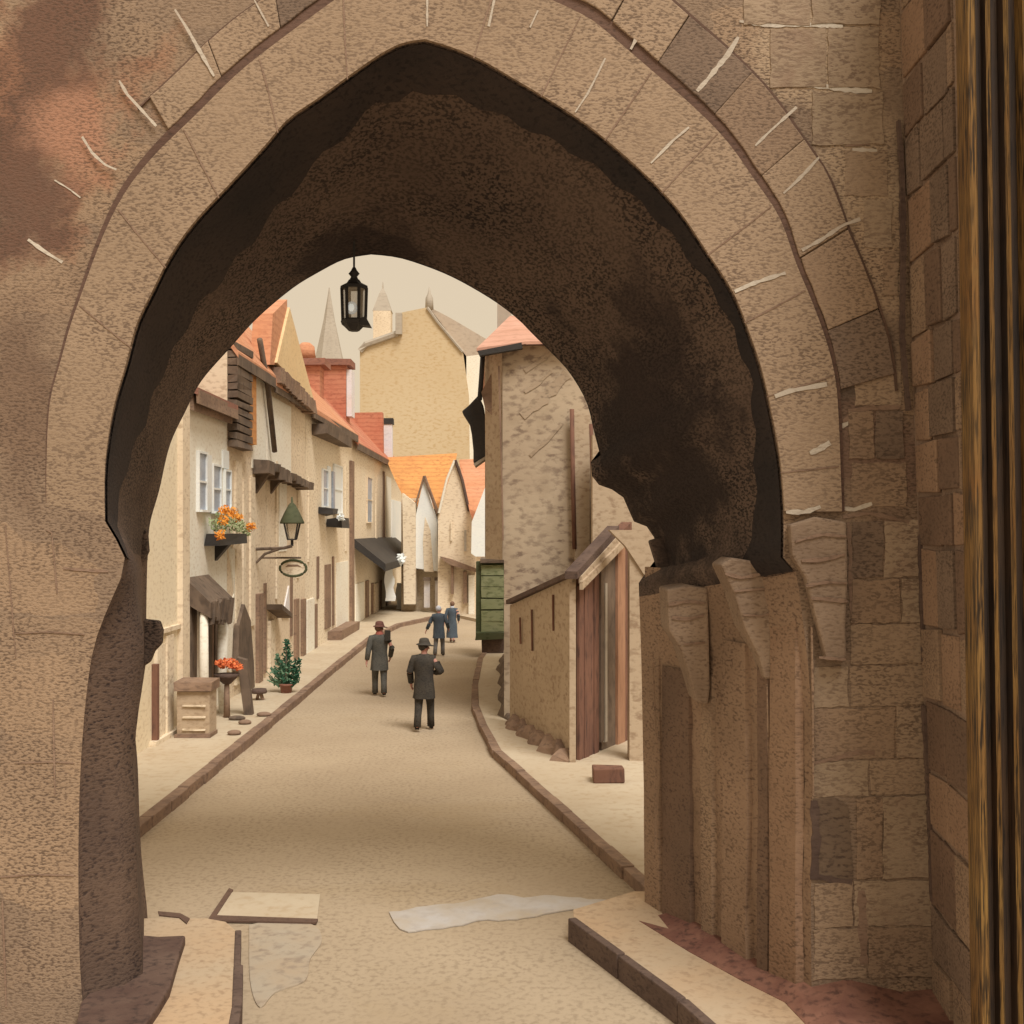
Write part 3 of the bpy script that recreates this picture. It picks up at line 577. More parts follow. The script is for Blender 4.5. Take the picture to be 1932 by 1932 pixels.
# ------------------------------------------------------------------ left row of houses (street front at X = XS)
XS = -6.3
def LY(px): return XS*F/(px-CX)
def LP(px, py, off=0): Y = LY(px); return Vector((XS+off, Y, gz(py, Y)))
def fbox(q, x0, x1, y0, y1, o0=.0, o1=.05, j=0):
    Y0, Y1 = LY(x0), LY(x1); Ym = (Y0+Y1)/2; q.box(XS+o0, XS+o1, Y0, Y1, gz(y1, Ym), gz(y0, Ym), j)
def fpoly(q, pts, o0=0, o1=.05):
    q.prism([LP(x, y, o0) for x, y in pts], (o1-o0, 0, 0))
def house(label, x0, x1, eave, mw, mr, rise=2.6, run=2.2, depth=6, group='houses along the left side of the street', eoff=.25, mfascia='timber'):
    Y0, Y1 = LY(x0), LY(x1)
    t = thing('house', (XS-depth/2, (Y0+Y1)/2, 0), label, 'house', group)
    q = MB(); q.box(XS, XS-depth, Y0, Y1, -.1, eave)
    q.prism([(XS, Y0+.003, eave), (XS-depth, Y0+.003, eave), (XS-run, Y0+.003, eave+rise)], (0, Y1-Y0-.006, 0)); q.build('wall', M[mw], t)
    q = MB(); s = rise/run
    e = eoff; th = .14
    q.prism([(XS+e, Y0, eave-s*e), (XS-run, Y0, eave+rise+.02), (XS-run, Y0, eave+rise+.02+th), (XS+e, Y0, eave-s*e+th)], (0, Y1-Y0, 0))
    s2 = rise/(depth-run); q.prism([(XS-depth-e, Y0, eave-s2*e), (XS-run, Y0, eave+rise+.02), (XS-run, Y0, eave+rise+.02+th), (XS-depth-e, Y0, eave-s2*e+th)], (0, Y1-Y0, 0))
    rf = q.build('roof', M[mr], t)
    q = MB(); q.box(XS+e+.003, XS+e-.05, Y0+.01, Y1-.01, eave-s*e-.16, eave-s*e+.10, .015); q.build('gutter', M[mfascia], t)
    return t, rf
def window(t, x0, x1, y0, y1, pane='window', frame='white', o=.03):
    Y0, Y1 = LY(x0), LY(x1); Ym = (Y0+Y1)/2; z0, z1 = gz(y1, Ym), gz(y0, Ym)
    w = min(.045, (Y1-Y0)*.08)
    q = MB(); X0, X1 = XS+.001, XS+.07
    q.box(X0, X1, Y0-w, Y0, z0-w, z1+w); q.box(X0, X1, Y1, Y1+w, z0-w, z1+w); q.box(X0, X1, Y0, Y1, z1, z1+w); q.box(X0, X1+.05, Y0, Y1, z0-w, z0)
    q.box(X0, X1-.01, Y0, Y1, (z0+z1)/2-.02, (z0+z1)/2+.02)
    f = q.build('window', M[frame], t); q = MB(); q.box(XS+.002, XS+o, Y0, Y1, z0, z1); q.build('pane', M[pane], f); return f
def part(t, name, m, fn, bevel=0):
    q = MB(); fn(q); return q.build(name, M[m], t, bevel)

# nearest two houses on the left run right up to the gate
hA, _ = house('warm cream plastered house nearest the gateway on the left with a thin string course', 190, 349, 8.2, 'cream', 'peach')
part(hA, 'string_course', 'tan2', lambda q: q.box(XS, XS+.07, LY(200), LY(346), 2.05, 2.13))
part(hA, 'pilaster', 'tan2', lambda q: q.box(XS, XS+.10, LY(335), LY(348.5), 0.1, 8.1))
part(hA, 'door', 'tan', lambda q: (q.box(XS, XS+.06, LY(291), LY(298), .12, 1.9), q.box(XS, XS+.06, LY(310), LY(322), .12, 1.98), q.box(XS, XS+.03, LY(298), LY(310), .12, 1.85)))
part(hA, 'door_post', 'redwood', lambda q: q.box(XS, XS+.10, LY(286), LY(290), .12, 1.55))
part(hA, 'skirting', 'tan', lambda q: q.box(XS, XS+.12, LY(282), LY(346), .1, .22))
hB, rB = house('ivory house with tall blue grey windows above a shaggy brown door canopy', 349.5, 428, 6.6, 'ivory', 'brickdark', rise=.9, run=2.5, mfascia='kerb')
window(hB, 371, 385, 856, 962); window(hB, 398, 412, 880, 965); window(hB, 421, 431, 890, 958)
part(hB, 'shutter', 'white', lambda q: fbox(q, 385.5, 396.5, 858, 966, 0, .04)); part(hB, 'shutter', 'white', lambda q: fbox(q, 418, 429, 850, 884, 0, .04))
def scorbel(t, x0, x1, y, m='timber', n=5):
    for k in range(n):
        xx = x0+(x1-x0)*(k+.5)/n; part(t, 'eave_bracket', m, lambda q: q.box(XS, XS+.28, LY(xx)-.10, LY(xx)+.10, gz(y, LY(xx))-.18-.06*(k % 2), gz(y, LY(xx))+.04, .02))
part(hB, 'eave_board', 'kerb', lambda q: q.box(XS, XS+.16, LY(352), LY(427), 6.24, 6.52, .03))
def canopyB(q):
    a, b = 23.45, 25.3
    q.prism([(XS, a, 2.98), (XS+.5, a, 2.5), (XS+.5, a, 2.2), (XS, a, 2.5)], (0, b-a, 0))
    for k in range(16):
        y = a+.1+(b-a-.2)*random.random(); q.box(XS+.25, XS+.52, y-.1, y+.1, 1.98+.25*random.random(), 2.5, .05)
part(hB, 'canopy', 'timber', canopyB)
part(hB, 'porch_column', 'ivory', lambda q: q.tube([(XS+.35, 23.15+.4, .1), (XS+.35, 23.55, 2.3)], [.10, .08], 10))
part(hB, 'porch_column', 'ivory', lambda q: q.tube([(XS+.35, 25.1, .1), (XS+.33, 25.1, 1.2), (XS+.35, 25.15, 2.3)], [.09, .10, .12], 10))
part(hB, 'door', 'timber', lambda q: fbox(q, 384, 394, 1150, 1300, 0, .07)); part(hB, 'door', 'timber', lambda q: fbox(q, 400, 412, 1150, 1290, 0, .07))
part(hB, 'door_post', 'timber', lambda q: fbox(q, 351, 362, 1130, 1330, 0, .10))
# flower box
fbx = thing('flower_box', (XS+.3, LY(408), gz(1035, LY(408))), 'black bracketed flower box with orange blooms under the tall blue grey windows', 'flower box')
def fb1(q):
    a, b = LY(385), LY(437); z = gz(1018, LY(410)); q.box(XS+.03, XS+.34, a, b, z-.10, z+.10, .03); q.prism([(XS, LY(405), z-.1), (XS+.3, LY(405), z-.1), (XS, LY(405), z-.45)], (0, .25, 0))
part(fbx, 'box', 'dark', fb1)
part(fbx, 'foliage', 'leaflight', lambda q: [q.leaves((XS+.25, LY(x), gz(y, LY(x))), (.18, .3, .19), 110, .045) for x, y in ((388, 985), (405, 990), (425, 988), (440, 998))])
part(fbx, 'blooms', 'flower', lambda q: [q.leaves((XS+.42, LY(x), gz(y, LY(x))), (.12, .17, .12), 80, .04) for x, y in ((403, 968), (412, 975), (382, 982), (438, 994), (376, 1008), (384, 963))])

hC, _ = house('narrow tan house with an orange tile hung strip and thin drainpipe', 428.5, 502, 8.05, 'tan2', 'peach', rise=3.0, run=2.2)
part(hC, 'wall_strip', 'ivory', lambda q: q.box(XS, XS+.02, LY(474), LY(501.5), 5.4, 8.0))
part(hC, 'brick_pier', 'timber', lambda q: [q.box(XS, XS+.22, LY(429), LY(459), 5.75+.18*k, 5.90+.18*k, .02) for k in range(13)])
part(hC, 'tile_hanging', 'orange', lambda q: q.box(XS, XS+.12, LY(459.5), LY(474), 5.95, 8.0, .02))
part(hC, 'drainpipe', 'timber', lambda q: q.tube([LP(479, 640, .14), LP(495, 730, .14), LP(508, 852, .14)], .07, 8))
part(hC, 'timber_post', 'tan', lambda q: fbox(q, 441, 452, 870, 1290, 0, .06))
part(hC, 'timber_post', 'tan', lambda q: fbox(q, 470, 478, 900, 1180, 0, .05)); part(hC, 'timber_post', 'kerb', lambda q: fbox(q, 482, 490, 1120, 1290, 0, .09))
part(hC, 'dark_jamb', 'timber', lambda q: fpoly(q, [(437, 1265), (440, 1180), (450, 1140), (462, 1170), (468, 1250), (470, 1300), (476, 1378), (464, 1386), (455, 1290)], .02, .14))
part(hC, 'light_band', 'ivory', lambda q: fpoly(q, [(430, 1030), (452, 1045), (452, 1140), (438, 1175), (433, 1270), (425, 1260), (428, 1160), (440, 1120)], 0, .03))
for x in (478, 490, 502, 515, 528, 541, 554): pass
hD, _ = house('tall tan house with a honey coloured cross gable and dark bracketed eaves', 502.5, 576, 7.9, 'tan2', 'peach', rise=2.6)
part(hD, 'cross_gable', 'yellow', lambda q: q.prism([LP(503, 684, -.05), LP(576, 757, -.05), LP(528, 580, -.05)], (.32, 0, 0)))
part(hD, 'gable_tiles', 'peach', lambda q: q.prism([LP(494, 688, -.3), LP(505, 688, -.3), LP(528, 590, -.3), LP(528, 565, -.3), LP(500, 592, -.3)], (.5, 0, 0)))
def eb(q):
    for k in range(12):
        x = 504+(574-504)*k/12; Y = LY(x); q.box(XS, XS+.36, Y, Y+.62, gz(690+(757-690)*k/12, Y)-.42, gz(690+(757-690)*k/12, Y)-.02, .03)
part(hD, 'eave_boards', 'kerb', eb)
def jetty(q):
    a, b = LY(476), LY(566); n = 9
    for k in range(n):
        y0 = a+(b-a)*k/n; y1 = a+(b-a)*(k+1)/n; z = 5.5-.35*k/n; q.box(XS, XS+.42, y0+.02, y1-.02, z-.12-.12*(k in (0, 2, 3)), z+.10, .03)
    for y, zz_ in ((a+.35, .55), (a+2.2, .5)): q.prism([(XS, y, 5.35), (XS+.38, y, 5.35), (XS, y, 5.35-zz_)], (0, .22, 0))
part(hD, 'jetty_beam', 'timber', jetty)
part(hD, 'wall_strip', 'ivory', lambda q: q.box(XS, XS+.02, LY(503), LY(548), 5.5, 7.4)); part(hD, 'wall_strip', 'ivory', lambda q: fbox(q, 526, 540, 910, 1040, 0, .02))
part(hD, 'door', 'tan', lambda q: fbox(q, 505, 514, 1170, 1290, 0, .08)); part(hD, 'door_canopy', 'timber', lambda q: q.prism([LP(503, 1140, 0), LP(524, 1158, 0), LP(524, 1166, 0), LP(503, 1150, 0)], (.4, 0, 0)))
part(hD, 'window', 'lavender', lambda q: fpoly(q, [(531, 1165), (543, 1105), (544, 1165)], 0, .04)); part(hD, 'timber_post', 'kerb', lambda q: fbox(q, 554, 560, 1130, 1250, 0, .08)); part(hD, 'timber_post', 'kerb', lambda q: fbox(q, 567, 573, 1130, 1270, 0, .08))
part(hD, 'shop_window', 'ivory', lambda q: fbox(q, 576.5, 590, 1130, 1245, 0, .06))
hE, _ = house('long tan house with narrow white and grey shuttered windows and red roof', 576.5, 664, 7.75, 'tan', 'peach', rise=2.2)
window(hE, 607, 616, 888, 955); window(hE, 628, 643, 880, 968, 'white')
part(hE, 'shutter', 'window', lambda q: fbox(q, 625, 628, 890, 960, 0, .08))
part(hE, 'corner_post', 'kerb', lambda q: fbox(q, 659, 664, 870, 1190, 0, .10)); part(hE, 'light_panel', 'ivory', lambda q: fbox(q, 634, 656, 1060, 1185, 0, .03))
part(hE, 'door', 'kerb', lambda q: fbox(q, 612, 622, 1065, 1185, 0, .05)); part(hE, 'door', 'kerb', lambda q: fbox(q, 590, 596, 1140, 1250, 0, .06))
part(hE, 'eave_shadow_board', 'timber', lambda q: q.box(XS, XS+.5, LY(588), LY(640), 6.9, 7.25, .05))
part(hE, 'plinth_step', 'kerb', lambda q: q.box(XS, XS+.5, LY(618), LY(652), .1, .45, .05))
def br(q): q.box(XS, XS+.6, LY(598), LY(634), 4.15, 4.45, .08)
hF, _ = house('farthest tan house of the left row with a tall red brick chimney and dark awning', 664.5, 757, 7.5, 'tan', 'brick', rise=2.4)
window(hF, 691, 700, 902, 985, 'window', 'tan2')
part(hF, 'corner_panel', 'white', lambda q: fbox(q, 738, 756, 945, 1068, 0, .06)); part(hF, 'door', 'kerb', lambda q: fbox(q, 689, 694, 1095, 1175, 0, .06)); part(hF, 'door', 'kerb', lambda q: fbox(q, 728, 735, 1115, 1160, 0, .08))
part(hF, 'door_frame', 'tan2', lambda q: fbox(q, 705, 712, 1100, 1170, 0, .06))
def chim(t, x0, x1, y0, y1, Y, m, mcap, cap=.12, dp=1.2):
    X0, X1 = gx(x0, Y), gx(x1, Y); c = part(t, 'chimney', m, lambda q: q.box(X0, X1, Y, Y+dp, gz(y1, Y), gz(y0, Y), .02))
    q = MB(); q.box(X0-cap, X1+cap, Y-cap, Y+dp+cap, gz(y0, Y), gz(y0, Y)+.28, .02); q.build('cap', M[mcap], c); return c
chim(hF, 604, 653, 690, 800, 53, 'brick', 'brickdark', .22); chim(hE, 572, 603, 690, 775, 50, 'brick', 'brickdark', .25)
part(hE, 'chimney_pot', 'peach', lambda q: q.lathe(P(577, 677, 50.5), [(.42, 0), (.36, .5), (.18, .66)], 10))
part(hF, 'chimney_side', 'lavender', lambda q: q.box(gx(653.5, 53), gx(663, 53), 53.05, 54.1, gz(785, 53), gz(697, 53)))
part(hF, 'parapet', 'brick', lambda q: q.box(gx(655, 60), gx(722, 60), 60, 60.5, gz(868, 60), gz(778, 60), .02))
chim(hF, 724, 740, 800, 868, 61.5, 'lavender', 'dark', .05, .5)

for t_, m_, x0_, x1_, y0_, y1_, o_ in ((hC, 'tan', 456, 460, 905, 1270, .05), (hC, 'kerb', 497, 500, 1100, 1270, .05), (hD, 'tan', 519, 522, 870, 1130, .05), (hD, 'kerb', 547, 550, 1060, 1200, .04), (hD, 'tan', 560, 563, 900, 1090, .04),
        (hE, 'tan', 580, 583, 900, 1060, .05), (hE, 'kerb', 597, 600, 1050, 1130, .05), (hE, 'kerb', 626, 629, 1050, 1180, .04), (hE, 'white', 617, 622, 880, 960, .04), (hE, 'tan', 650, 654, 870, 1040, .04), (hF, 'ivory', 670, 686, 1100, 1185, .03), (hF, 'kerb', 700, 703, 1100, 1170, .05),
        (hF, 'kerb', 716, 719, 1095, 1160, .05), (hF, 'tan', 708, 711, 900, 1030, .04), (hF, 'kerb', 722, 725, 890, 1020, .04), (hF, 'ivory', 728, 737, 900, 1060, .03), (hA, 'tan', 300, 303, 1215, 1400, .04), (hB, 'kerb', 395, 398, 1150, 1300, .06)):
    part(t_, 'timber_strip' if m_ in ('tan', 'kerb') else 'plaster_panel', m_, lambda q: fbox(q, x0_, x1_, y0_, y1_, 0, o_, .008))
# dark flower brackets and awnings as hung-on things
wb = thing('window_box', (XS+.3, LY(615), gz(990, LY(615))), 'small dark window box with white flowers below the shuttered windows of the long house', 'window box')
part(wb, 'box', 'dark', lambda q: (q.box(XS+.02, XS+.45, LY(600), LY(612), gz(972, 41), gz(960, 41), .05), q.box(XS+.02, XS+.5, LY(615), LY(634), gz(995, 41), gz(978, 41), .05)))
part(wb, 'blooms', 'white', lambda q: q.leaves((XS+.55, LY(612), gz(976, 41)), (.12, .5, .1), 60, .07))
aw = thing('awning', (XS+.5, LY(705), 2), 'dark brown shop awning trimmed with white at the far end of the left row', 'awning')
def awn(q):
    a, b = LY(668), LY(744)
    q.prism([(XS, a, 3.55), (XS+1.25, a, 2.55), (XS+1.25, a, 2.25), (XS, a, 3.2)], (0, b-a, 0))
part(aw, 'canopy', 'dark', awn); part(aw, 'trim', 'white', lambda q: (q.leaves((XS+1.3, LY(704), 2.6), (.12, 1.3, .25), 90, .14), q.leaves((XS+1.3, LY(725), 2.4), (.1, 1.0, .2), 50, .12)))
for x, y0, y1, Y, lb in ((736, 1068, 1134, 54, 'long white cloth hanging below the dark awning'), (756, 1100, 1150, 58, 'short white cloth hanging by the far corner of the left row')):
    q = MB(); X = gx(x, Y); w = .22; z0, z1 = gz(y1, Y), gz(y0, Y)
    A = [Vector((X-w+.04*math.sin(k), Y, z0+(z1-z0)*k/8)) for k in range(9)]; B = [Vector((X+w-.1*(k/8)+.05*math.sin(k*1.7), Y+.05, z0+(z1-z0)*k/8)) for k in range(9)]
    q.strip(A, B, (0, .03, 0)); o = q.build('hanging_cloth', M['white']); tag(o, lb, 'cloth', 'white cloths hanging at the end of the left row')

# wall lantern
wl = thing('wall_lantern', LP(505, 1040, 0), 'street lantern with a green pointed cap on an iron bracket on the tan house', 'lantern')
Yl = 30.0; lx = gx(551, Yl)
lz = lambda y: gz(y, Yl)
part(wl, 'cap', 'greendark', lambda q: q.lathe((lx, Yl, lz(985)), [(.30, -.04), (.30, .0), (.20, .22), (.09, .42), (.03, .48), (.02, .62)], 6))
part(wl, 'glass', 'glass2', lambda q: q.lathe((lx, Yl, lz(1018)), [(.12, 0), (.23, lz(986)-lz(1018))], 4, False, R(45)))
def lfr(q):
    for k in range(4):
        a = R(45+90*k); q.tube([(lx+.13*math.cos(a), Yl+.13*math.sin(a), lz(1018)), (lx+.24*math.cos(a), Yl+.24*math.sin(a), lz(986))], .022, 5)
    q.tube([(lx, Yl, lz(1030)), (lx, Yl, lz(1016))], .035, 6); q.lathe((lx, Yl, lz(1019)), [(.14, 0), (.14, .03)], 4, False, R(45))
part(wl, 'frame', 'dark', lfr)
part(wl, 'bracket', 'timber', lambda q: (q.tube([(XS, Yl, lz(1036)), (lx-.2, Yl, lz(1034)), (lx, Yl, lz(1030))], .04, 6), q.tube([(XS, Yl, lz(1062)), (XS+.22, Yl, lz(1045)), (lx-.25, Yl, lz(1034))], .035, 6)))
# oval sign
sg = thing('oval_sign', (gx(553, 30.5), 30.5, gz(1072, 30.5)), 'small oval hanging sign board with an olive rim under the wall lantern', 'sign')
sx, sz = gx(553, 30.5), gz(1072, 30.5)
part(sg, 'rim', 'greendark', lambda q: q.tube([(sx+.33*math.cos(2*math.pi*k/24), 30.5, sz+.20*math.sin(2*math.pi*k/24)) for k in range(25)], .035, 6))
part(sg, 'board', 'tan', lambda q: q.prism([(sx+.31*math.cos(2*math.pi*k/24), 30.49, sz+.18*math.sin(2*math.pi*k/24)) for k in range(24)], (0, .03, 0)))
part(sg, 'emblem', 'kerb', lambda q: q.prism([(sx+a, 30.485, sz+b) for a, b in ((-.2, .03), (-.12, .09), (.12, .09), (.22, .03), (.1, .05), (-.1, .04))], (0, -.004, 0)))
part(sg, 'bracket', 'timber', lambda q: q.tube([(XS, 30.5, sz+.26), (sx+.2, 30.5, sz+.26)], .025, 6))

# things on the left pavement
z0 = .135
cab = thing('cupboard', (gx(364, 22.3), 22.3, z0), 'drab tan cupboard with a brown lid on the left pavement by the cream house', 'cupboard')
part(cab, 'body', 'rough', lambda q: q.box(gx(333, 22.1), gx(396, 22.1), 22.1, 22.6, z0, gz(1305, 22.1), .01), .01)
part(cab, 'lid', 'kerb', lambda q: q.box(gx(329, 22.1), gx(400, 22.1), 22.04, 22.66, gz(1305, 22.1)+.002, gz(1286, 22.1), .015))
part(cab, 'panel_lines', 'tan', lambda q: [q.box(gx(345, 22.1), gx(388, 22.1), 22.06, 22.1, gz(y+3, 22.1), gz(y, 22.1), .006) for y in (1330, 1352, 1375, 1392)])
part(cab, 'base', 'kerb', lambda q: q.box(gx(330, 22.1), gx(398, 22.1), 22.05, 22.6, z0, z0+.07, .01))
pt = thing('flower_pot', (gx(428, 24.5), 24.5, z0), 'flared dark planter on a stalk with bright red orange flowers beside the leaning post', 'planter')
px_, py_ = gx(428, 24.5), 24.5
part(pt, 'bowl', 'kerbdark', lambda q: q.lathe((px_, py_, gz(1290, 24.5)), [(.08, 0), (.20, .12), (.26, .2)], 12)); part(pt, 'stalk', 'kerb', lambda q: q.tube([(px_, py_, z0), (px_, py_, gz(1288, 24.5))], [.07, .05], 8))
part(pt, 'blooms', 'flower2', lambda q: (q.leaves((px_, py_, gz(1252, 24.5)), (.26, .15, .11), 170, .05), q.leaves((px_+.22, py_, gz(1258, 24.5)), (.10, .1, .07), 40, .05)))
q = MB(); q.hexa([(gx(460, 24.8), 24.8, z0), (gx(476, 24.8), 24.8, z0), (gx(476, 24.8), 25.0, z0), (gx(460, 24.8), 25.0, z0)], [(gx(446, 24.8), 24.8, gz(1240, 24.8)), (gx(464, 24.8), 24.8, gz(1245, 24.8)), (gx(464, 24.8), 25.0, gz(1245, 24.8)), (gx(446, 24.8), 25.0, gz(1240, 24.8))])
tag(q.build('wooden_post', M['timber'], bevel=.01), 'dark leaning wooden post standing between the red flowers and the conifer', 'post')
tb = thing('stool', (gx(489, 27), 27, z0), 'low brown round topped stool beside the potted conifer', 'stool')
part(tb, 'seat', 'kerbdark', lambda q: q.lathe((gx(489, 27), 27, gz(1308, 27)), [(.16, 0), (.18, .04), (.16, .10)], 12)); part(tb, 'leg', 'kerb', lambda q: q.tube([(gx(496, 27), 27, z0), (gx(492, 27), 27, gz(1308, 27))], .04, 6)); part(tb, 'leg', 'kerb', lambda q: q.tube([(gx(483, 27), 27.1, z0), (gx(487, 27), 27.05, gz(1308, 27))], .035, 6))
for k, (x, y, w, h, l) in enumerate([(447, 1358, 32, 8, 'dark flat stone lying at the foot of the leaning post'), (498, 1351, 28, 9, 'brown flat stone lying right of the leaning post'), (462, 1366, 24, 8, 'small tan stone lying between two flat stones'), (442, 1386, 24, 8, 'flat tan stone lying nearest the kerb')]):
    Y = F*(HC-.135)/(y-HY); q = MB(); X = gx(x, Y); q.blob((X, Y, .17), .16, (w/32*1.1, .8, .32), 10, 6)
    tag(q.build('stone', M['kerb' if k != 0 else 'timber']), l, 'stone', 'loose stones on the left pavement')
cf = thing('potted_conifer', (gx(538, 28.2), 28.2, z0), 'spiky green conifer in a small pot on the left pavement', 'plant')
cx_, cy_ = gx(540, 28.2), 28.2
part(cf, 'pot', 'terracotta', lambda q: q.lathe((cx_, cy_, z0), [(.12, 0), (.15, .17), (.165, .17), (.165, .21)], 12))
part(cf, 'trunk', 'timber', lambda q: q.tube([(cx_, cy_, .4), (cx_, cy_, 1.2)], [.03, .012], 6))
def conif(q, dx, hgt, wd_, n):
    for k in range(n):
        t = random.random()**.8; z = .32+t*(hgt-.32); r = wd_*(1-t)**.8+.02; a = random.uniform(0, 6.28)
        p = Vector((cx_+dx, cy_, z)); d = Vector((math.cos(a), math.sin(a), .9)); e = p+d*r*random.uniform(.6, 1.1)
        s_ = Vector((-math.sin(a), math.cos(a), 0))*.035; q.add([p-s_, e-s_*.2+Vector((0, 0, .05)), e+s_*.2, p+s_], [[0, 1, 2, 3]])
        for _ in range(2):
            m_ = p.lerp(e, random.uniform(.4, .9)); v = Vector([random.gauss(0, 1) for _ in range(3)]).normalized()*.07; s2 = v.orthogonal().normalized()*.02; q.add([m_-v-s2, m_+v-s2, m_+v+s2, m_-v+s2], [[0, 1, 2, 3]])
def sprig(q, dx, h0, top, lean, n):
    for k in range(n):
        t = random.random(); z = h0+t*(top-h0); x = cx_+dx+lean*t; a = random.choice((0, math.pi))+random.uniform(-.9, .9); r = (.30*(1-t)+.04)*random.uniform(.3, 1)*(.6+.4*math.sin(t*19+dx*20)**2)
        p = Vector((x, cy_, z)); e = p+Vector((math.cos(a)*r, math.sin(a)*r, r*random.uniform(.5, 1.1))); w = Vector((0, 0, .022)) ; q.add([p-w, e-w*.3, e+w*.6, p+w], [[0, 1, 2, 3]])
        v = Vector([random.gauss(0, 1) for _ in range(3)]).normalized()*.05; s2 = v.orthogonal().normalized()*.016; q.add([e-v-s2, e+v-s2, e+v+s2, e-v+s2], [[0, 1, 2, 3]])
part(cf, 'foliage', 'leaf', lambda q: (sprig(q, .0, .3, 1.36, .02, 120), sprig(q, .12, .25, .9, .16, 60), sprig(q, .05, .2, .65, .22, 40))); part(cf, 'foliage', 'leafpale', lambda q: (sprig(q, -.18, .25, 1.0, .0, 90), sprig(q, -.05, .3, .8, 0, 40)))

# ------------------------------------------------------------------ right side of the street
th_ = thing('tall_house', (3, 27, 0), 'tall drab rubble walled house on the right with a pinkish tiled roof', 'house')
q = MB(); XC = gx(948, 24.5)
zj = gz(1056, 24.5)
q.prism([(XC, 24.5, zj), (6, 24.5, zj), (6, 33, zj), (gx(932, 33), 33, zj), (gx(915, 26.5), 26.5, zj)], (0, 0, gz(652, 24.5)-zj))
q.prism([(gx(951, 24.5), 24.5, -.1), (6, 24.5, -.1), (6, 33, -.1), (gx(953, 33), 33, -.1)], (0, 0, zj+.1)); q.build('wall', M['shade'], th_)
part(th_, 'side_wall', 'rough', lambda q: q.hexa([(gx(917, 25.2), 25.2, zj), (XC-.003, 24.45, zj), (XC-.003, 24.7, zj), (gx(917, 25.2), 26.4, zj)], [(gx(914, 25.2), 25.2, 7.6), (XC-.003, 24.45, 7.6), (XC-.003, 24.7, 7.6), (gx(914, 25.2), 26.4, 7.6)]))
def rtile(q):
    a = [P(900, 660, 24.3), P(986, 643, 24.3), P(1100, 655, 24.3), P(1100, 655, 33), P(905, 690, 33)]
    top = [P(899, 657, 24.2), P(992, 644, 24.2), Vector((6.3, 24.2, 7.72)), Vector((6.3, 28, 9.05)), P(962, 596, 28), P(915, 670, 31), Vector((-.8, 33.3, 7.68)), Vector((6.3, 33.3, 7.68))]
    fs = [[0, 1, 2, 3, 4], [0, 4, 5], [4, 6, 5], [4, 3, 7, 6]]
    q.add(top, fs); q.add([p-Vector((0, 0, .06)) for p in top], [f[::-1] for f in fs])
    q.add([top[1], top[2], top[2]-Vector((0, 0, .06)), top[1]-Vector((0, 0, .06))], [[0, 1, 2, 3]])
    q.add([P(899, 657, 24.2), P(992, 644, 24.2), P(992, 649, 24.2), P(899, 662, 24.2)], [[0, 1, 2, 3]])
part(th_, 'roof', 'pink', rtile)
part(th_, 'gable_wall', 'shade', lambda q: q.prism([(6, 24.6, 7.62), (6, 32.9, 7.62), (6, 28, 8.95)], (-.3, 0, 0)))
part(th_, 'gutter', 'dark', lambda q: q.prism([P(901, 662, 24.15), P(984, 646, 24.15), P(986, 657, 24.15), P(905, 671, 24.15)], (0, .2, 0)))
part(th_, 'corner_pipe', 'dark', lambda q: q.tube([P(911, 668, 25), P(908, 715, 25), P(905, 755, 25)], .05, 8)); part(th_, 'cheek', 'kerb', lambda q: q.prism([P(908, 740, 24.9), P(935, 690, 24.9), P(943, 745, 24.9), P(940, 795, 24.9), P(915, 770, 24.9)], (0, .12, 0)))
part(th_, 'quoin_line', 'kerb', lambda q: q.tube([P(941, 690, 24.45), P(945, 840, 24.45), P(949, 1020, 24.45)], .018, 5))
part(th_, 'pilaster', 'rough', lambda q: q.box(gx(1084, 24.3), gx(1112, 24.3), 24.3, 24.52, 2, gz(782, 24.3), .01)); part(th_, 'pipe', 'redwood', lambda q: q.tube([P(1079, 772, 24.3), P(1081, 900, 24.3), P(1084, 1036, 24.3)], .045, 8)); part(th_, 'pipe', 'redwood', lambda q: q.tube([P(1115, 800, 24.3), P(1118, 900, 24.3), P(1119, 985, 24.3)], .04, 8))
part(th_, 'chimney', 'spire', lambda q: q.box(gx(938, 28), gx(965, 28), 28, 28.8, gz(640, 28), gz(565, 28)))
q = MB()
for (a, b, w) in (((990, 700), (1045, 660), 10), ((985, 785), (1070, 705), 24), ((990, 740), (1040, 700), 8), ((1000, 860), (1060, 800), 8)):
    stroke(q, [a, ((a[0]+b[0])/2+4, (a[1]+b[1])/2), b], w, 24.49, .006)
q.build('weather_streaks', mat('streaked stone', (.42, .305, .19), (.38, .27, .165), grain=8, amt=.6), th_)
bay = thing('oriel_bay', (gx(893, 26), 26, gz(870, 26)), 'dark slate hung projecting bay on the corner of the tall right hand house', 'bay window')
part(bay, 'body', 'dark', lambda q: q.prism([P(x, y, 25.6) for x, y in ((871, 776), (884, 765), (903, 745), (912, 765), (917, 800), (919, 860), (906, 868), (893, 874), (893, 850), (890, 820), (886, 800))], (0, .7, 0)), .03)
part(bay, 'sill', 'spire', lambda q: q.prism([P(x, y, 25.55) for x, y in ((893, 875), (920, 858), (920, 863), (896, 880))], (0, .7, 0)))
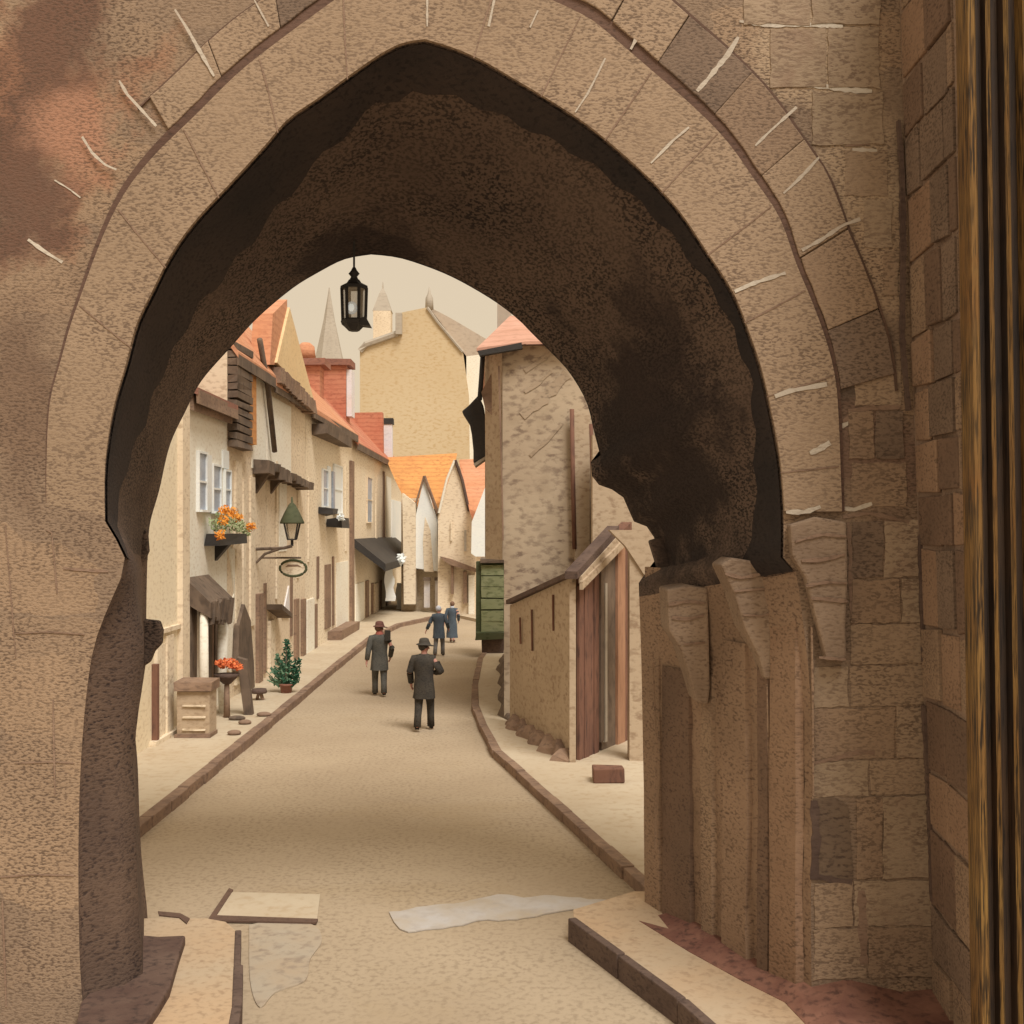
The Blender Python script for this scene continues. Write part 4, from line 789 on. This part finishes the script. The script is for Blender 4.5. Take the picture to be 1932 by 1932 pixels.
# lean-to shop
def mound(q, a, b, w, h, st_=.22):                         # ragged low bank of rubble along the foot of a wall
    n = max(8, int((b-a).length/st_)); d = (b-a).normalized(); nn = Vector((-d.y, d.x, 0)); nn = nn if nn.x < 0 else -nn; r0, r1, r2, r3 = [], [], [], []
    for i in range(n+1):
        p = a.lerp(b, i/n); ww = w*(.8+.3*math.sin(i*1.7)+random.uniform(-.15, .15)); hh = h*(.75+.25*math.sin(i*2.3+1)+random.uniform(-.12, .12))
        if i in (0, n): ww *= .1; hh *= .1
        r0.append(p+nn*ww+Vector((0, 0, .1))); r1.append(p+nn*ww*.8+Vector((0, 0, .12+hh*.45))); r2.append(p+nn*ww*.35+Vector((0, 0, .12+hh))); r3.append(p-nn*.05+Vector((0, 0, .14+hh*.9)))
    q.loft([r0, r1, r2, r3], False)
ls = thing('lean_to_shop', (1.2, 21, 0), 'low rough tan lean to shop with a sloping tan barge board and brown boarded front', 'shop')
c0 = Vector((gx(1080, 19.9), 19.9, 0)); c1 = Vector((gx(962, 24.0), 24.0, 0)); c2 = Vector((gx(1192, 22.4), 22.4, 0))
def wallseg(q, a, b, za, zb, th, z0=-.05):
    d = (b-a).normalized(); nn = Vector((-d.y, d.x, 0))*th
    q.hexa([a+Vector((0, 0, z0)), b+Vector((0, 0, z0)), b+nn+Vector((0, 0, z0)), a+nn+Vector((0, 0, z0))], [a+Vector((0, 0, za)), b+Vector((0, 0, zb)), b+nn+Vector((0, 0, zb)), a+nn+Vector((0, 0, za))])
part(ls, 'side_wall', 'rough', lambda q: wallseg(q, c0, c1, gz(1088, 19.9), gz(1142, 24), -.06))
part(ls, 'front_wall', 'redwood', lambda q: wallseg(q, c0+(c2-c0).normalized()*.24, c2, gz(1080, 20.1), gz(985, 22.4), .2))
def U(px, t=None):                                # point on the shop front plane seen at px
    k = (px-CX)/F; d = c2-c0; s = (k*c0.y-c0.x)/(d.x-k*d.y); return c0+d*s
def fseg(q, x0, x1, yt0, yt1, yb0, yb1, out, th=.05):
    a, b = U(x0), U(x1); d = (c2-c0).normalized(); nn = Vector((d.y, -d.x, 0))
    A = a+nn*out; B = b+nn*out
    bo = [Vector((A.x, A.y, gz(yb0, a.y))), Vector((B.x, B.y, gz(yb1, b.y))), Vector((B.x, B.y, gz(yb1, b.y)))-nn*th, Vector((A.x, A.y, gz(yb0, a.y)))-nn*th]
    tp = [Vector((A.x, A.y, gz(yt0, a.y))), Vector((B.x, B.y, gz(yt1, b.y))), Vector((B.x, B.y, gz(yt1, b.y)))-nn*th, Vector((A.x, A.y, gz(yt0, a.y)))-nn*th]
    q.hexa(bo, tp)
part(ls, 'roof', 'kerbdark', lambda q: (fseg(q, 1070, 1150, 1078, 992, 1092, 1012, .18, .22), wallseg(q, c0+Vector((-.08, -.02, gz(1088, 19.9))), c1+Vector((-.08, 0, gz(1140, 24))), .08, .08, -.3, 0)))
part(ls, 'soffit_board', 'rough', lambda q: fseg(q, 1076, 1152, 1087, 1005, 1100, 1020, .20, .05)); part(ls, 'barge_board', 'rough', lambda q: fseg(q, 1074, 1160, 1097, 1012, 1112, 1026, .24, .06))
part(ls, 'corner_post', 'rough', lambda q: q.box(c0.x-.05, c0.x+.05, c0.y-.05, c0.y+.03, .1, gz(1098, 19.9)))
part(ls, 'boarding', 'redwood', lambda q: [fseg(q, x, x+8.6, 1105-(x-1088)*.95, 1105-(x+8.6-1088)*.95, 1442-(x-1088)*.45, 1442-(x+8.6-1088)*.45, .05+.015*(i % 2)) for i, x in enumerate((1088, 1097, 1106, 1115))])
part(ls, 'door_frame', 'timber', lambda q: fseg(q, 1124, 1130, 1062, 1056, 1400, 1396, .10)); part(ls, 'door', 'timber', lambda q: fseg(q, 1130, 1156, 1058, 1034, 1424, 1408, .05)); part(ls, 'door_frame', 'spire', lambda q: fseg(q, 1133, 1137, 1100, 1100, 1400, 1398, .09))
part(ls, 'door_panel', 'rust', lambda q: fseg(q, 1156, 1170, 1034, 1022, 1408, 1402, .10)); part(ls, 'door_frame', 'redwood', lambda q: fseg(q, 1170, 1182, 1024, 1012, 1402, 1396, .09)); part(ls, 'threshold', 'kerbdark', lambda q: fseg(q, 1086, 1192, 1444, 1392, 1456, 1402, .16, .16))
part(ls, 'stain_streaks', 'redwood', lambda q: [q.tube([P(x, y0, Y-.16), P(x+1, y1, Y-.16)], .022, 5) for x, y0, y1, Y in ((981, 1165, 1215, 23.2), (1003, 1150, 1228, 22.4), (1043, 1122, 1190, 21.1))])
def mossy(q):
    mound(q, c0+Vector((-.05, -.05, 0)), c1, .24, .26)
part(ls, 'rubble_foot', 'kerb', mossy)
# cream wall beyond the shop and step
cw = thing('cream_wall', (2.6, 22.8, 0), 'plain tan wall between the boarded shop front and the gateway pier', 'wall')
part(cw, 'wall', 'rough', lambda q: q.box(gx(1118, 23.4), 6, 23.4, 23.9, -.1, gz(820, 23.4))); part(cw, 'pillar', 'rough', lambda q: q.box(gx(1188, 20), gx(1216, 20), 20.0, 20.35, 0, gz(1010, 20), .01)); part(cw, 'pillar_cap', 'rough', lambda q: q.prism([P(x, y, 19.95) for x, y in ((1150, 1000), (1250, 1000), (1262, 1120), (1230, 1110), (1216, 1085), (1180, 1030))], (0, .4, 0)))
q = MB(); Yb = 18.2; q.box(gx(1119, Yb), gx(1180, Yb), Yb, Yb+.35, .115, gz(1450, Yb), .015)
tag(q.build('stone_block', M['redwood'], bevel=.02), 'red brown stone block on the pavement in front of the boarded shop', 'block')
q = MB(); v = [G(x, y) for x, y in ((895, 1450), (905, 1445), (915, 1462), (905, 1468))]
# green booth
gb = thing('green_booth', (gx(924, 38), 38.3, 0), 'narrow green boarded shopfront booth standing behind the tall right hand house', 'booth')
Yg = 37.5
part(gb, 'body', 'greendark', lambda q: q.box(gx(898, Yg), gx(951, Yg), Yg, Yg+1.2, gz(1200, Yg), gz(1060, Yg), .01)); part(gb, 'boards', 'green', lambda q: [q.box(gx(908, Yg), gx(950, Yg), Yg-.06, Yg, gz(y+19.5, Yg), gz(y, Yg), .012) for y in (1066, 1087, 1108, 1130, 1152, 1172)])
part(gb, 'roof', 'timber', lambda q: q.box(gx(906, Yg), gx(953, Yg), Yg-.2, Yg+1.3, gz(1062, Yg), gz(1054, Yg), .02)); part(gb, 'base', 'kerbdark', lambda q: q.box(gx(908, Yg), gx(951, Yg), Yg, Yg+1.2, 0, gz(1200, Yg), .05)); part(gb, 'shelf', 'greendark', lambda q: q.box(gx(898, Yg), gx(951, Yg), Yg-.25, Yg+.1, gz(1205, Yg), gz(1192, Yg), .03))
# foot of tall wall: stones along it
q = MB(); mound(q, Vector((gx(960, 24.2), 24.2, 0)), Vector((gx(951, 36), 36, 0)), .22, .3, .7)
q.build('rubble_foot', M['timber'], th_)

# ------------------------------------------------------------------ houses closing the street
def fronthouse(label, Y, wallpoly, mw, group='gabled houses closing the far end of the street', depth=5):
    xs = [p[0] for p in wallpoly]; t = thing('house', (gx(sum(xs)/len(xs), Y), Y, 0), label, 'house', group)
    q = MB(); q.prism([P(x, y, Y) for x, y in wallpoly], (0, depth, 0)); q.build('wall', M[mw], t); return t
def base(Y): return HY+F*HC/Y+3
hG = fronthouse('orange roofed house with a whitish narrow gabled bay at the street end', 57, [(757, 940), (826, 940), (826, base(57)), (757, base(57))], 'tan2')
part(hG, 'roof', 'orange', lambda q: q.prism([P(728, 866, 60), P(862, 858, 60), P(845, 945, 56.6), P(835, 960, 56.6), P(772, 960, 56.6), P(745, 905, 57.6)], (0, .3, .1)))
part(hG, 'gabled_bay', 'white', lambda q: q.prism([P(x, y, 56) for x, y in ((800, 900), (782, 985), (784, 1072), (826, 1078), (824, 985))], (0, 1, 0)))
part(hG, 'bay_panel', 'tan2', lambda q: q.prism([P(x, y, 55.97) for x, y in ((802, 975), (798, 1020), (800, 1078), (818, 1079), (812, 1000))], (0, .05, 0)))
part(hG, 'barge_board', 'kerb', lambda q: (q.tube([P(800, 898, 55.9), P(780, 965, 55.9)], .05, 5), q.tube([P(800, 898, 55.9), P(826, 968, 55.9)], .08, 5)))
part(hG, 'corner_post', 'tan', lambda q: q.prism([P(x, y, 55.8) for x, y in ((759, 930), (784, 950), (784, 1140), (762, 1140))], (0, 1, 0)))
for x in (800, 821): 
    d_ = part(hG, 'door', 'lavender', lambda q: q.box(gx(x, 55.9), gx(x+11, 55.9), 55.9, 56.02, gz(1146, 56), gz(1094, 56))); q = MB(); q.box(gx(x-1, 55.85), gx(x+12, 55.85), 55.7, 56.02, gz(1095, 56), gz(1089, 56)); q.build('lintel', M['timber'], d_)
hH = fronthouse('tan steep gabled house beneath a dark barge board, centre of the street end', 55, [(858, 868), (886, 962), (897, 1000), (897, base(55)), (826, base(55)), (826, 975)], 'tan2')
part(hH, 'barge_board', 'kerbdark', lambda q: q.tube([P(859, 868, 54.9), P(872, 905, 54.9), P(885, 965, 54.9)], .07, 6)); part(hH, 'barge_board', 'ivory', lambda q: q.tube([P(858, 868, 54.9), P(843, 905, 54.9), P(828, 968, 54.9)], .06, 6))
part(hH, 'shop_canopy', 'kerb', lambda q: q.prism([P(x, y, 54.4) for x, y in ((830, 1050), (850, 1055), (898, 1073), (898, 1080), (850, 1066), (834, 1056))], (0, .6, 0)))
part(hH, 'post', 'kerb', lambda q: q.box(gx(851, 54.8), gx(856, 54.8), 54.7, 55.02, gz(1120, 55), gz(1066, 55))); part(hH, 'post', 'kerb', lambda q: q.box(gx(874, 54.8), gx(881, 54.8), 54.7, 55.02, gz(1138, 55), gz(1078, 55))); part(hH, 'pilaster', 'ivory', lambda q: q.box(gx(884, 54.8), gx(895, 54.8), 54.8, 55.02, 0, gz(1085, 55)))
part(hH, 'window', 'tan', lambda q: q.box(gx(850, 54.9), gx(853, 54.9), 54.9, 55.02, gz(1020, 55), gz(985, 55))); part(hH, 'window', 'spire', lambda q: q.box(gx(876, 54.9), gx(880, 54.9), 54.9, 55.02, gz(1040, 55), gz(1000, 55)))
hJ = fronthouse('white walled house with a faded orange roof half hidden by the tall right hand house', 58, [(880, 972), (960, 972), (960, base(58)), (880, base(58))], 'tan2')
part(hJ, 'roof', 'peach', lambda q: q.prism([P(866, 870, 60), P(960, 866, 60), P(960, 960, 54), P(912, 975, 54), P(894, 990, 54), P(886, 965, 54)], (0, .4, .1)))
part(hJ, 'white_gable', 'white', lambda q: q.prism([P(x, y, 53.4) for x, y in ((918, 912), (890, 985), (889, 1044), (897, 1050), (920, 1050))], (0, .6, 0)))
hK = thing('hall', (gx(780, 85), 88, 0), 'broad ochre gabled hall rising behind the orange roofs', 'building')
part(hK, 'wall', 'ochre', lambda q: q.prism([P(x, y, 85) for x, y in ((679, 661), (690, 650), (750, 628), (757, 590), (765, 588), (805, 580), (826, 608), (873, 664), (884, 744), (888, base(85)), (679, base(85)))], (0, 16, 0)))
part(hK, 'roof', 'greyroof', lambda q: q.prism([P(x, y, 86) for x, y in ((808, 578), (850, 600), (918, 640), (912, 668), (880, 672))], (0, 14, 0))); part(hK, 'side_wall', 'ivory', lambda q: q.prism([P(x, y, 86) for x, y in ((880, 672), (914, 668), (914, base(86)), (880, base(86)))], (0, 14, 0)))
part(hK, 'coping', 'spire', lambda q: (q.tube([P(679, 662, 84.9), P(690, 650, 84.9), P(750, 629, 84.9)], .22, 6), q.tube([P(806, 580, 84.9), P(826, 608, 84.9), P(873, 664, 84.9)], .10, 5)))
part(hK, 'parapet_block', 'spire', lambda q: q.box(gx(746, 84.5), gx(758, 84.5), 84.5, 86, gz(630, 84.5), gz(590, 84.5))); part(hK, 'pinnacle', 'spire', lambda q: q.lathe(P(810, 584, 85.5), [(.30, 0), (.26, .8), (.12, 1.1), (.03, 1.6)], 6))
tu = thing('turret', (gx(720, 92), 92, 0), 'square stone turret with a pointed top behind the ochre hall', 'tower')
part(tu, 'shaft', 'tan2', lambda q: q.box(gx(704, 92), gx(737, 92), 92, 93.4, -.1, gz(586, 92))); part(tu, 'cap', 'spire', lambda q: q.lathe((gx(720.5, 92), 92.7, gz(586, 92)), [(1.0, 0), (.75, .55), (.35, 1.4), (.1, 1.8), (.03, 2.3)], 4, False, R(45)))
sp = thing('church_spire', (gx(620, 130), 130, 0), 'slender grey church spire far behind the red chimneys', 'church spire')
part(sp, 'tower', 'spire', lambda q: q.box(gx(596, 130), gx(642, 130), 130, 132.4, -.1, gz(690, 130))); part(sp, 'steeple', 'spire', lambda q: q.lathe((gx(618, 130), 131.2, gz(692, 130)), [(1.75, 0), (1.5, 1.2), (.62, 5.2), (.2, 7.6), (.04, 8.7)], 8, False, R(22)))

# ------------------------------------------------------------------ hanging lantern in the arch
hl = thing('hanging_lantern', (gx(668, 11.8), 11.8, 5.8), 'black iron lantern hanging from the crown of the vault', 'lantern')
X, Yh = gx(668, 11.8), 11.8
hz = lambda y: gz(y, Yh)
part(hl, 'chain', 'dark', lambda q: q.tube([(X, Yh, hz(508)), (X, Yh, hz(455))], .010, 6)); part(hl, 'finial', 'dark', lambda q: q.lathe((X, Yh, hz(530)), [(.05, 0), (.03, .04), (.055, .07), (.03, .10), (.015, .13)], 10))
part(hl, 'cap', 'dark', lambda q: q.lathe((X, Yh, hz(545)), [(.135, 0), (.13, .03), (.07, .06), (.05, .09)], 6, False))
gl_ = part(hl, 'glass', 'glass', lambda q: q.lathe((X, Yh, hz(606)), [(.105, 0), (.115, hz(545)-hz(606))], 6, False))
def lf(q):
    for k in range(6):
        a = 2*math.pi*k/6; q.tube([(X+.11*math.cos(a), Yh+.11*math.sin(a), hz(607)), (X+.12*math.cos(a), Yh+.12*math.sin(a), hz(544))], .016, 5)
    q.lathe((X, Yh, hz(612)), [(.12, 0), (.13, .03), (.12, .05)], 6, False); q.lathe((X, Yh, hz(621)), [(.05, -.02), (.09, .02), (.12, .045)], 6, False)
    q.prism([(X+.03, Yh-.1, hz(606)), (X+.12, Yh-.1, hz(600)), (X+.17, Yh-.1, hz(618)), (X+.08, Yh-.1, hz(616))], (0, .15, 0))
part(hl, 'frame', 'dark', lf); part(hl, 'highlight_globe', 'lamphighlight', lambda q: q.blob((X-.015, Yh-.06, hz(583)), .055, (1, .8, 1.15)))

# ------------------------------------------------------------------ people
def skin(name, verts, edges, rad, m, parent, root=0, sub=2):
    me = bpy.data.meshes.new(name); off = world_of(parent)*0
    me.from_pydata([Vector(v) for v in verts], edges, []); o = bpy.data.objects.new(name, me); COL.objects.link(o); o.parent = parent
    sk = o.modifiers.new('skin', 'SKIN'); sk.use_smooth_shade = True; sk.branch_smoothing = .4
    if not me.skin_vertices: me.skin_vertices.new(name='')
    for i, r in enumerate(rad):
        me.skin_vertices[0].data[i].radius = r if isinstance(r, tuple) else (r, r)
        me.skin_vertices[0].data[i].use_root = (i == root)
    sb = o.modifiers.new('sub', 'SUBSURF'); sb.levels = sub; sb.render_levels = sub
    me.materials.append(m); return o
def person(loc, rz, label, hgt, pose, coat, trous, hat=None, hair=None, longcoat=False, scarf=None, bag=False, heading=0, satchel=None):
    t = bpy.data.objects.new('person', None); COL.objects.link(t); t.location = loc; t.rotation_euler = (0, 0, rz); t.scale = (hgt/1.75,)*3
    tag(t, label, 'person', 'people walking up the street')
    # figure faces +Y; x to its right
    LF_, RF_ = pose['lfoot'], pose['rfoot']           # (y, lift)
    V, E, Rr = [], [], []
    def v(p, r, par=None):
        V.append(p); Rr.append(r); i = len(V)-1
        if par is not None: E.append((par, i))
        return i
    pel = v((0, 0, .93), .135); sp1 = v((0, -.01, 1.10), .12, pel); ch = v((0, -.01, 1.30), (.135, .10), sp1); nb = v((0, 0, 1.43), .075, ch); nk = v((0, .01, 1.50), .055, nb)
    hd = heading; hf = Vector((math.sin(hd), math.cos(hd), 0)); hr = Vector((hf.y, -hf.x, 0))
    hb = Vector((0, .015, 1.545))
    j1 = v(tuple(hb+hf*.01), .072, nk); sk_ = v(tuple(hb+Vector((0, 0, .075))), (.083, .094), j1); v(tuple(hb+Vector((0, 0, .13))-hf*.008), .06, sk_)
    ns = v(tuple(hb+hf*.085+Vector((0, 0, .035))), .018, j1); v(tuple(hb+hf*.112+Vector((0, 0, .02))), .012, ns)
    for s in (-1, 1): v(tuple(hb+hr*.09*s+Vector((0, 0, .035))), .016, j1)
    legs, arms = {}, {}
    for s, ft in ((-1, LF_), (1, RF_)):
        y, lift = ft; hip = (s*.09, 0, .88); knee = (s*.10, y*.5+.05+lift*.4, .48+lift*.35); ank = (s*.10, y, .09+lift); toe = (s*.115, y+.17, .035+lift*.35); heel = (s*.10, y-.04, .05+lift)
        a = v(hip, .10, pel); b = v(knee, .062, a); c = v(ank, .042, b); d = v((s*.108, y+.09, .05+lift*.7), .038, c); v(toe, .03, d); legs[s] = (hip, knee, ank, toe, heel)
    for s, ar in ((-1, pose['larm']), (1, pose['rarm'])):
        sh = (s*.19, -.01, 1.38); el = ar[0]; wr = ar[1]
        a = v(sh, .050, ch); b = v(el, .044, a); c = v(wr, .030, b); dirv = (Vector(wr)-Vector(el)).normalized(); palm = Vector(wr)+dirv*.07; d = v(tuple(palm), (.034, .02), c)
        side = Vector((0, 1, 0)) if abs(dirv.y) < .7 else Vector((0, 0, 1)); side = (side-dirv*side.dot(dirv)).normalized(); inn = dirv.cross(side)*(-s)
        for k, (o_, L) in enumerate(((-.026, .062), (-.009, .075), (.009, .07), (.026, .058))):
            e1 = v(tuple(palm+side*o_+dirv*.03), .009, d); e2 = v(tuple(palm+side*o_+dirv*(.03+L*.5)+inn*.008), .008, e1); v(tuple(palm+side*o_*.9+dirv*(.03+L*.8)+inn*.03), .0075, e2)
        h1 = v(tuple(Vector(wr)+dirv*.035+side*.035), .010, c); v(tuple(Vector(wr)+dirv*.075+side*.05+inn*.01), .009, h1)
        arms[s] = (sh, el, wr)
    skin('body', V, E, Rr, M['skin'], t)
    q = MB()
    for s in (-1, 1): q.blob(tuple(hb+hf*.083+hr*.034*s+Vector((0, 0, .06))), .012)
    o = q.build('eyes', M['dark'], None); o.location = (0, 0, 0); o.parent = t
    # undo build's centring: rebuild vertices in local space
    for vv, src in zip(o.data.vertices, q.v): vv.co = src
    def loc_build(q, name, m):
        o = q.build(name, m, None)
        for vv, src in zip(o.data.vertices, q.v): vv.co = src
        o.location = (0, 0, 0); o.parent = t; return o
    # jacket or coat: elliptical rings for the trunk, sleeves running into the shoulders
    q = MB(); yo = -.005
    prof_ = [(.215, .62), (.205, .74), (.195, .90), (.180, 1.04), (.198, 1.20), (.222, 1.32), (.205, 1.40), (.13, 1.452), (.085, 1.475)]
    if longcoat: prof_ = [(.25, .20), (.235, .40), (.215, .62), (.200, .80), (.172, 1.0), (.180, 1.15), (.195, 1.30), (.175, 1.39), (.11, 1.44), (.08, 1.465)]
    rows_ = []
    for r_, z_ in prof_:
        fold = .05 if z_ < .9 else .015
        rows_.append([Vector((r_*math.cos(a)*(1+fold*math.sin(a*5+z_*9)), yo+r_*.74*math.sin(a)*(1+fold*math.sin(a*4+z_*7)), z_)) for a in [2*math.pi*k/24 for k in range(25)]])
    q.loft(rows_)
    for s in (-1, 1):
        sh, el, wr = [Vector(p) for p in arms[s]]; q.tube([sh+Vector((-s*.08, 0, .0)), sh+Vector((-s*.005, 0, -.01)), sh.lerp(el, .35), sh.lerp(el, .9), el, el.lerp(wr, .15), el.lerp(wr, .95)], [.085, .092, .078, .068, .07, .066, .056], 12)
    loc_build(q, 'coat' if longcoat else 'jacket', M[coat])
    if not longcoat:
        q = MB(); q.lathe((0, 0, 0), [(.165, .70), (.18, .80), (.175, .92), (.15, 1.0)], 18, True, 0, 1, .78)
        for s in (-1, 1):
            hip, knee, ank, toe, heel = [Vector(p) for p in legs[s]]; q.tube([hip+Vector((0, 0, .06)), hip+Vector((0, 0, -.06)), hip.lerp(knee, .6), knee, knee.lerp(ank, .5), ank+Vector((0, 0, -.03))], [.10, .108, .09, .078, .070, .072], 12)
        loc_build(q, 'trousers', M[trous])
    for s in (-1, 1):
        hip, knee, ank, toe, heel = legs[s]; V, E, Rr = [], [], []; a = v(heel, .042); b = v((ank[0], ank[1], ank[2]-.01), .048, a); c = v((s*.11, toe[1]-.08, ank[2]*.55+.02), .045, a); v(toe, .033, c)
        skin('shoe', V, E, Rr, M['shoe'], t, 0)
    if hair:
        q = MB(); q.blob(tuple(hb+Vector((0, 0, .085))-hf*.022), .108, (.92, 1.0, 1.0), 14, 9); loc_build(q, 'hair', M[hair])
    if hat:
        q = MB(); c_ = hb+Vector((0, 0, .11)); q.lathe(tuple(c_), [(.15, -.01), (.165, 0), (.15, .012), (.105, .016), (.108, .06), (.09, .11), (.05, .125)], 16, True, 0, .95, 1.05)
        for vv in q.v:
            dd = vv-c_; 
            if dd.z < .02: vv += hf*max(0, dd.dot(hf))*.35-Vector((0, 0, max(0, dd.dot(hf))*.25))
        loc_build(q, 'hat', M[hat])
    if scarf:
        q = MB(); q.lathe((0, .005, 1.44), [(.085, 0), (.10, .03), (.085, .07), (.07, .10)], 14); loc_build(q, 'scarf', M[scarf])
    if satchel:
        q = MB(); q.box(.12, .25, -.20, -.02, 1.33, 1.56, .01); q.tube([(.2, -.02, 1.5), (.18, .1, 1.45), (.17, .14, 1.25)], .015, 6); o = loc_build(q, 'knapsack', M['coatbrown'])
    return t
def gl2(px, py): v = G(px, py); return (v.x, v.y, 0)
walkA = dict(lfoot=(-.18, .03), rfoot=(.20, 0), larm=((-.27, -.02, 1.13), (-.27, .10, .90)), rarm=((.33, -.04, 1.15), (.20, .16, 1.10)))
walkB = dict(lfoot=(.16, 0), rfoot=(-.16, .03), larm=((-.26, -.08, 1.12), (-.30, -.12, .86)), rarm=((.29, -.06, 1.14), (.26, .08, .92)))
walkC = dict(lfoot=(-.16, .02), rfoot=(.16, 0), larm=((-.30, -.08, 1.14), (-.40, -.10, .92)), rarm=((.28, .02, 1.14), (.30, .14, .96)))
person(gl2(800, 1378), R(-6), 'nearest man, in dark brown hat and coat, in the middle of the street', 1.77, walkA, 'coatbrown', 'coatbrown', 'hatbrown', 'hatbrown', heading=R(60))
person(gl2(716, 1313), R(8), 'man in a grey suit, russet hat and red scarf near the left kerb', 1.73, walkB, 'coatgrey', 'coatgrey', 'hatred', 'hairbrown', scarf='scarf', heading=R(60), satchel=True)
person(gl2(828, 1238), R(-10), 'white haired man in a blue grey jacket and grey trousers beside the woman', 1.58, walkC, 'coatblue', 'trousgrey', None, 'hairwhite', heading=R(40))
person(gl2(853, 1212), R(-12), 'woman in a long dark blue grey coat with a pale collar, farthest up the street', 1.44, walkB, 'coatblue', 'coatblue', None, 'hairbrown', longcoat=True, scarf='hairwhite', heading=R(-30))
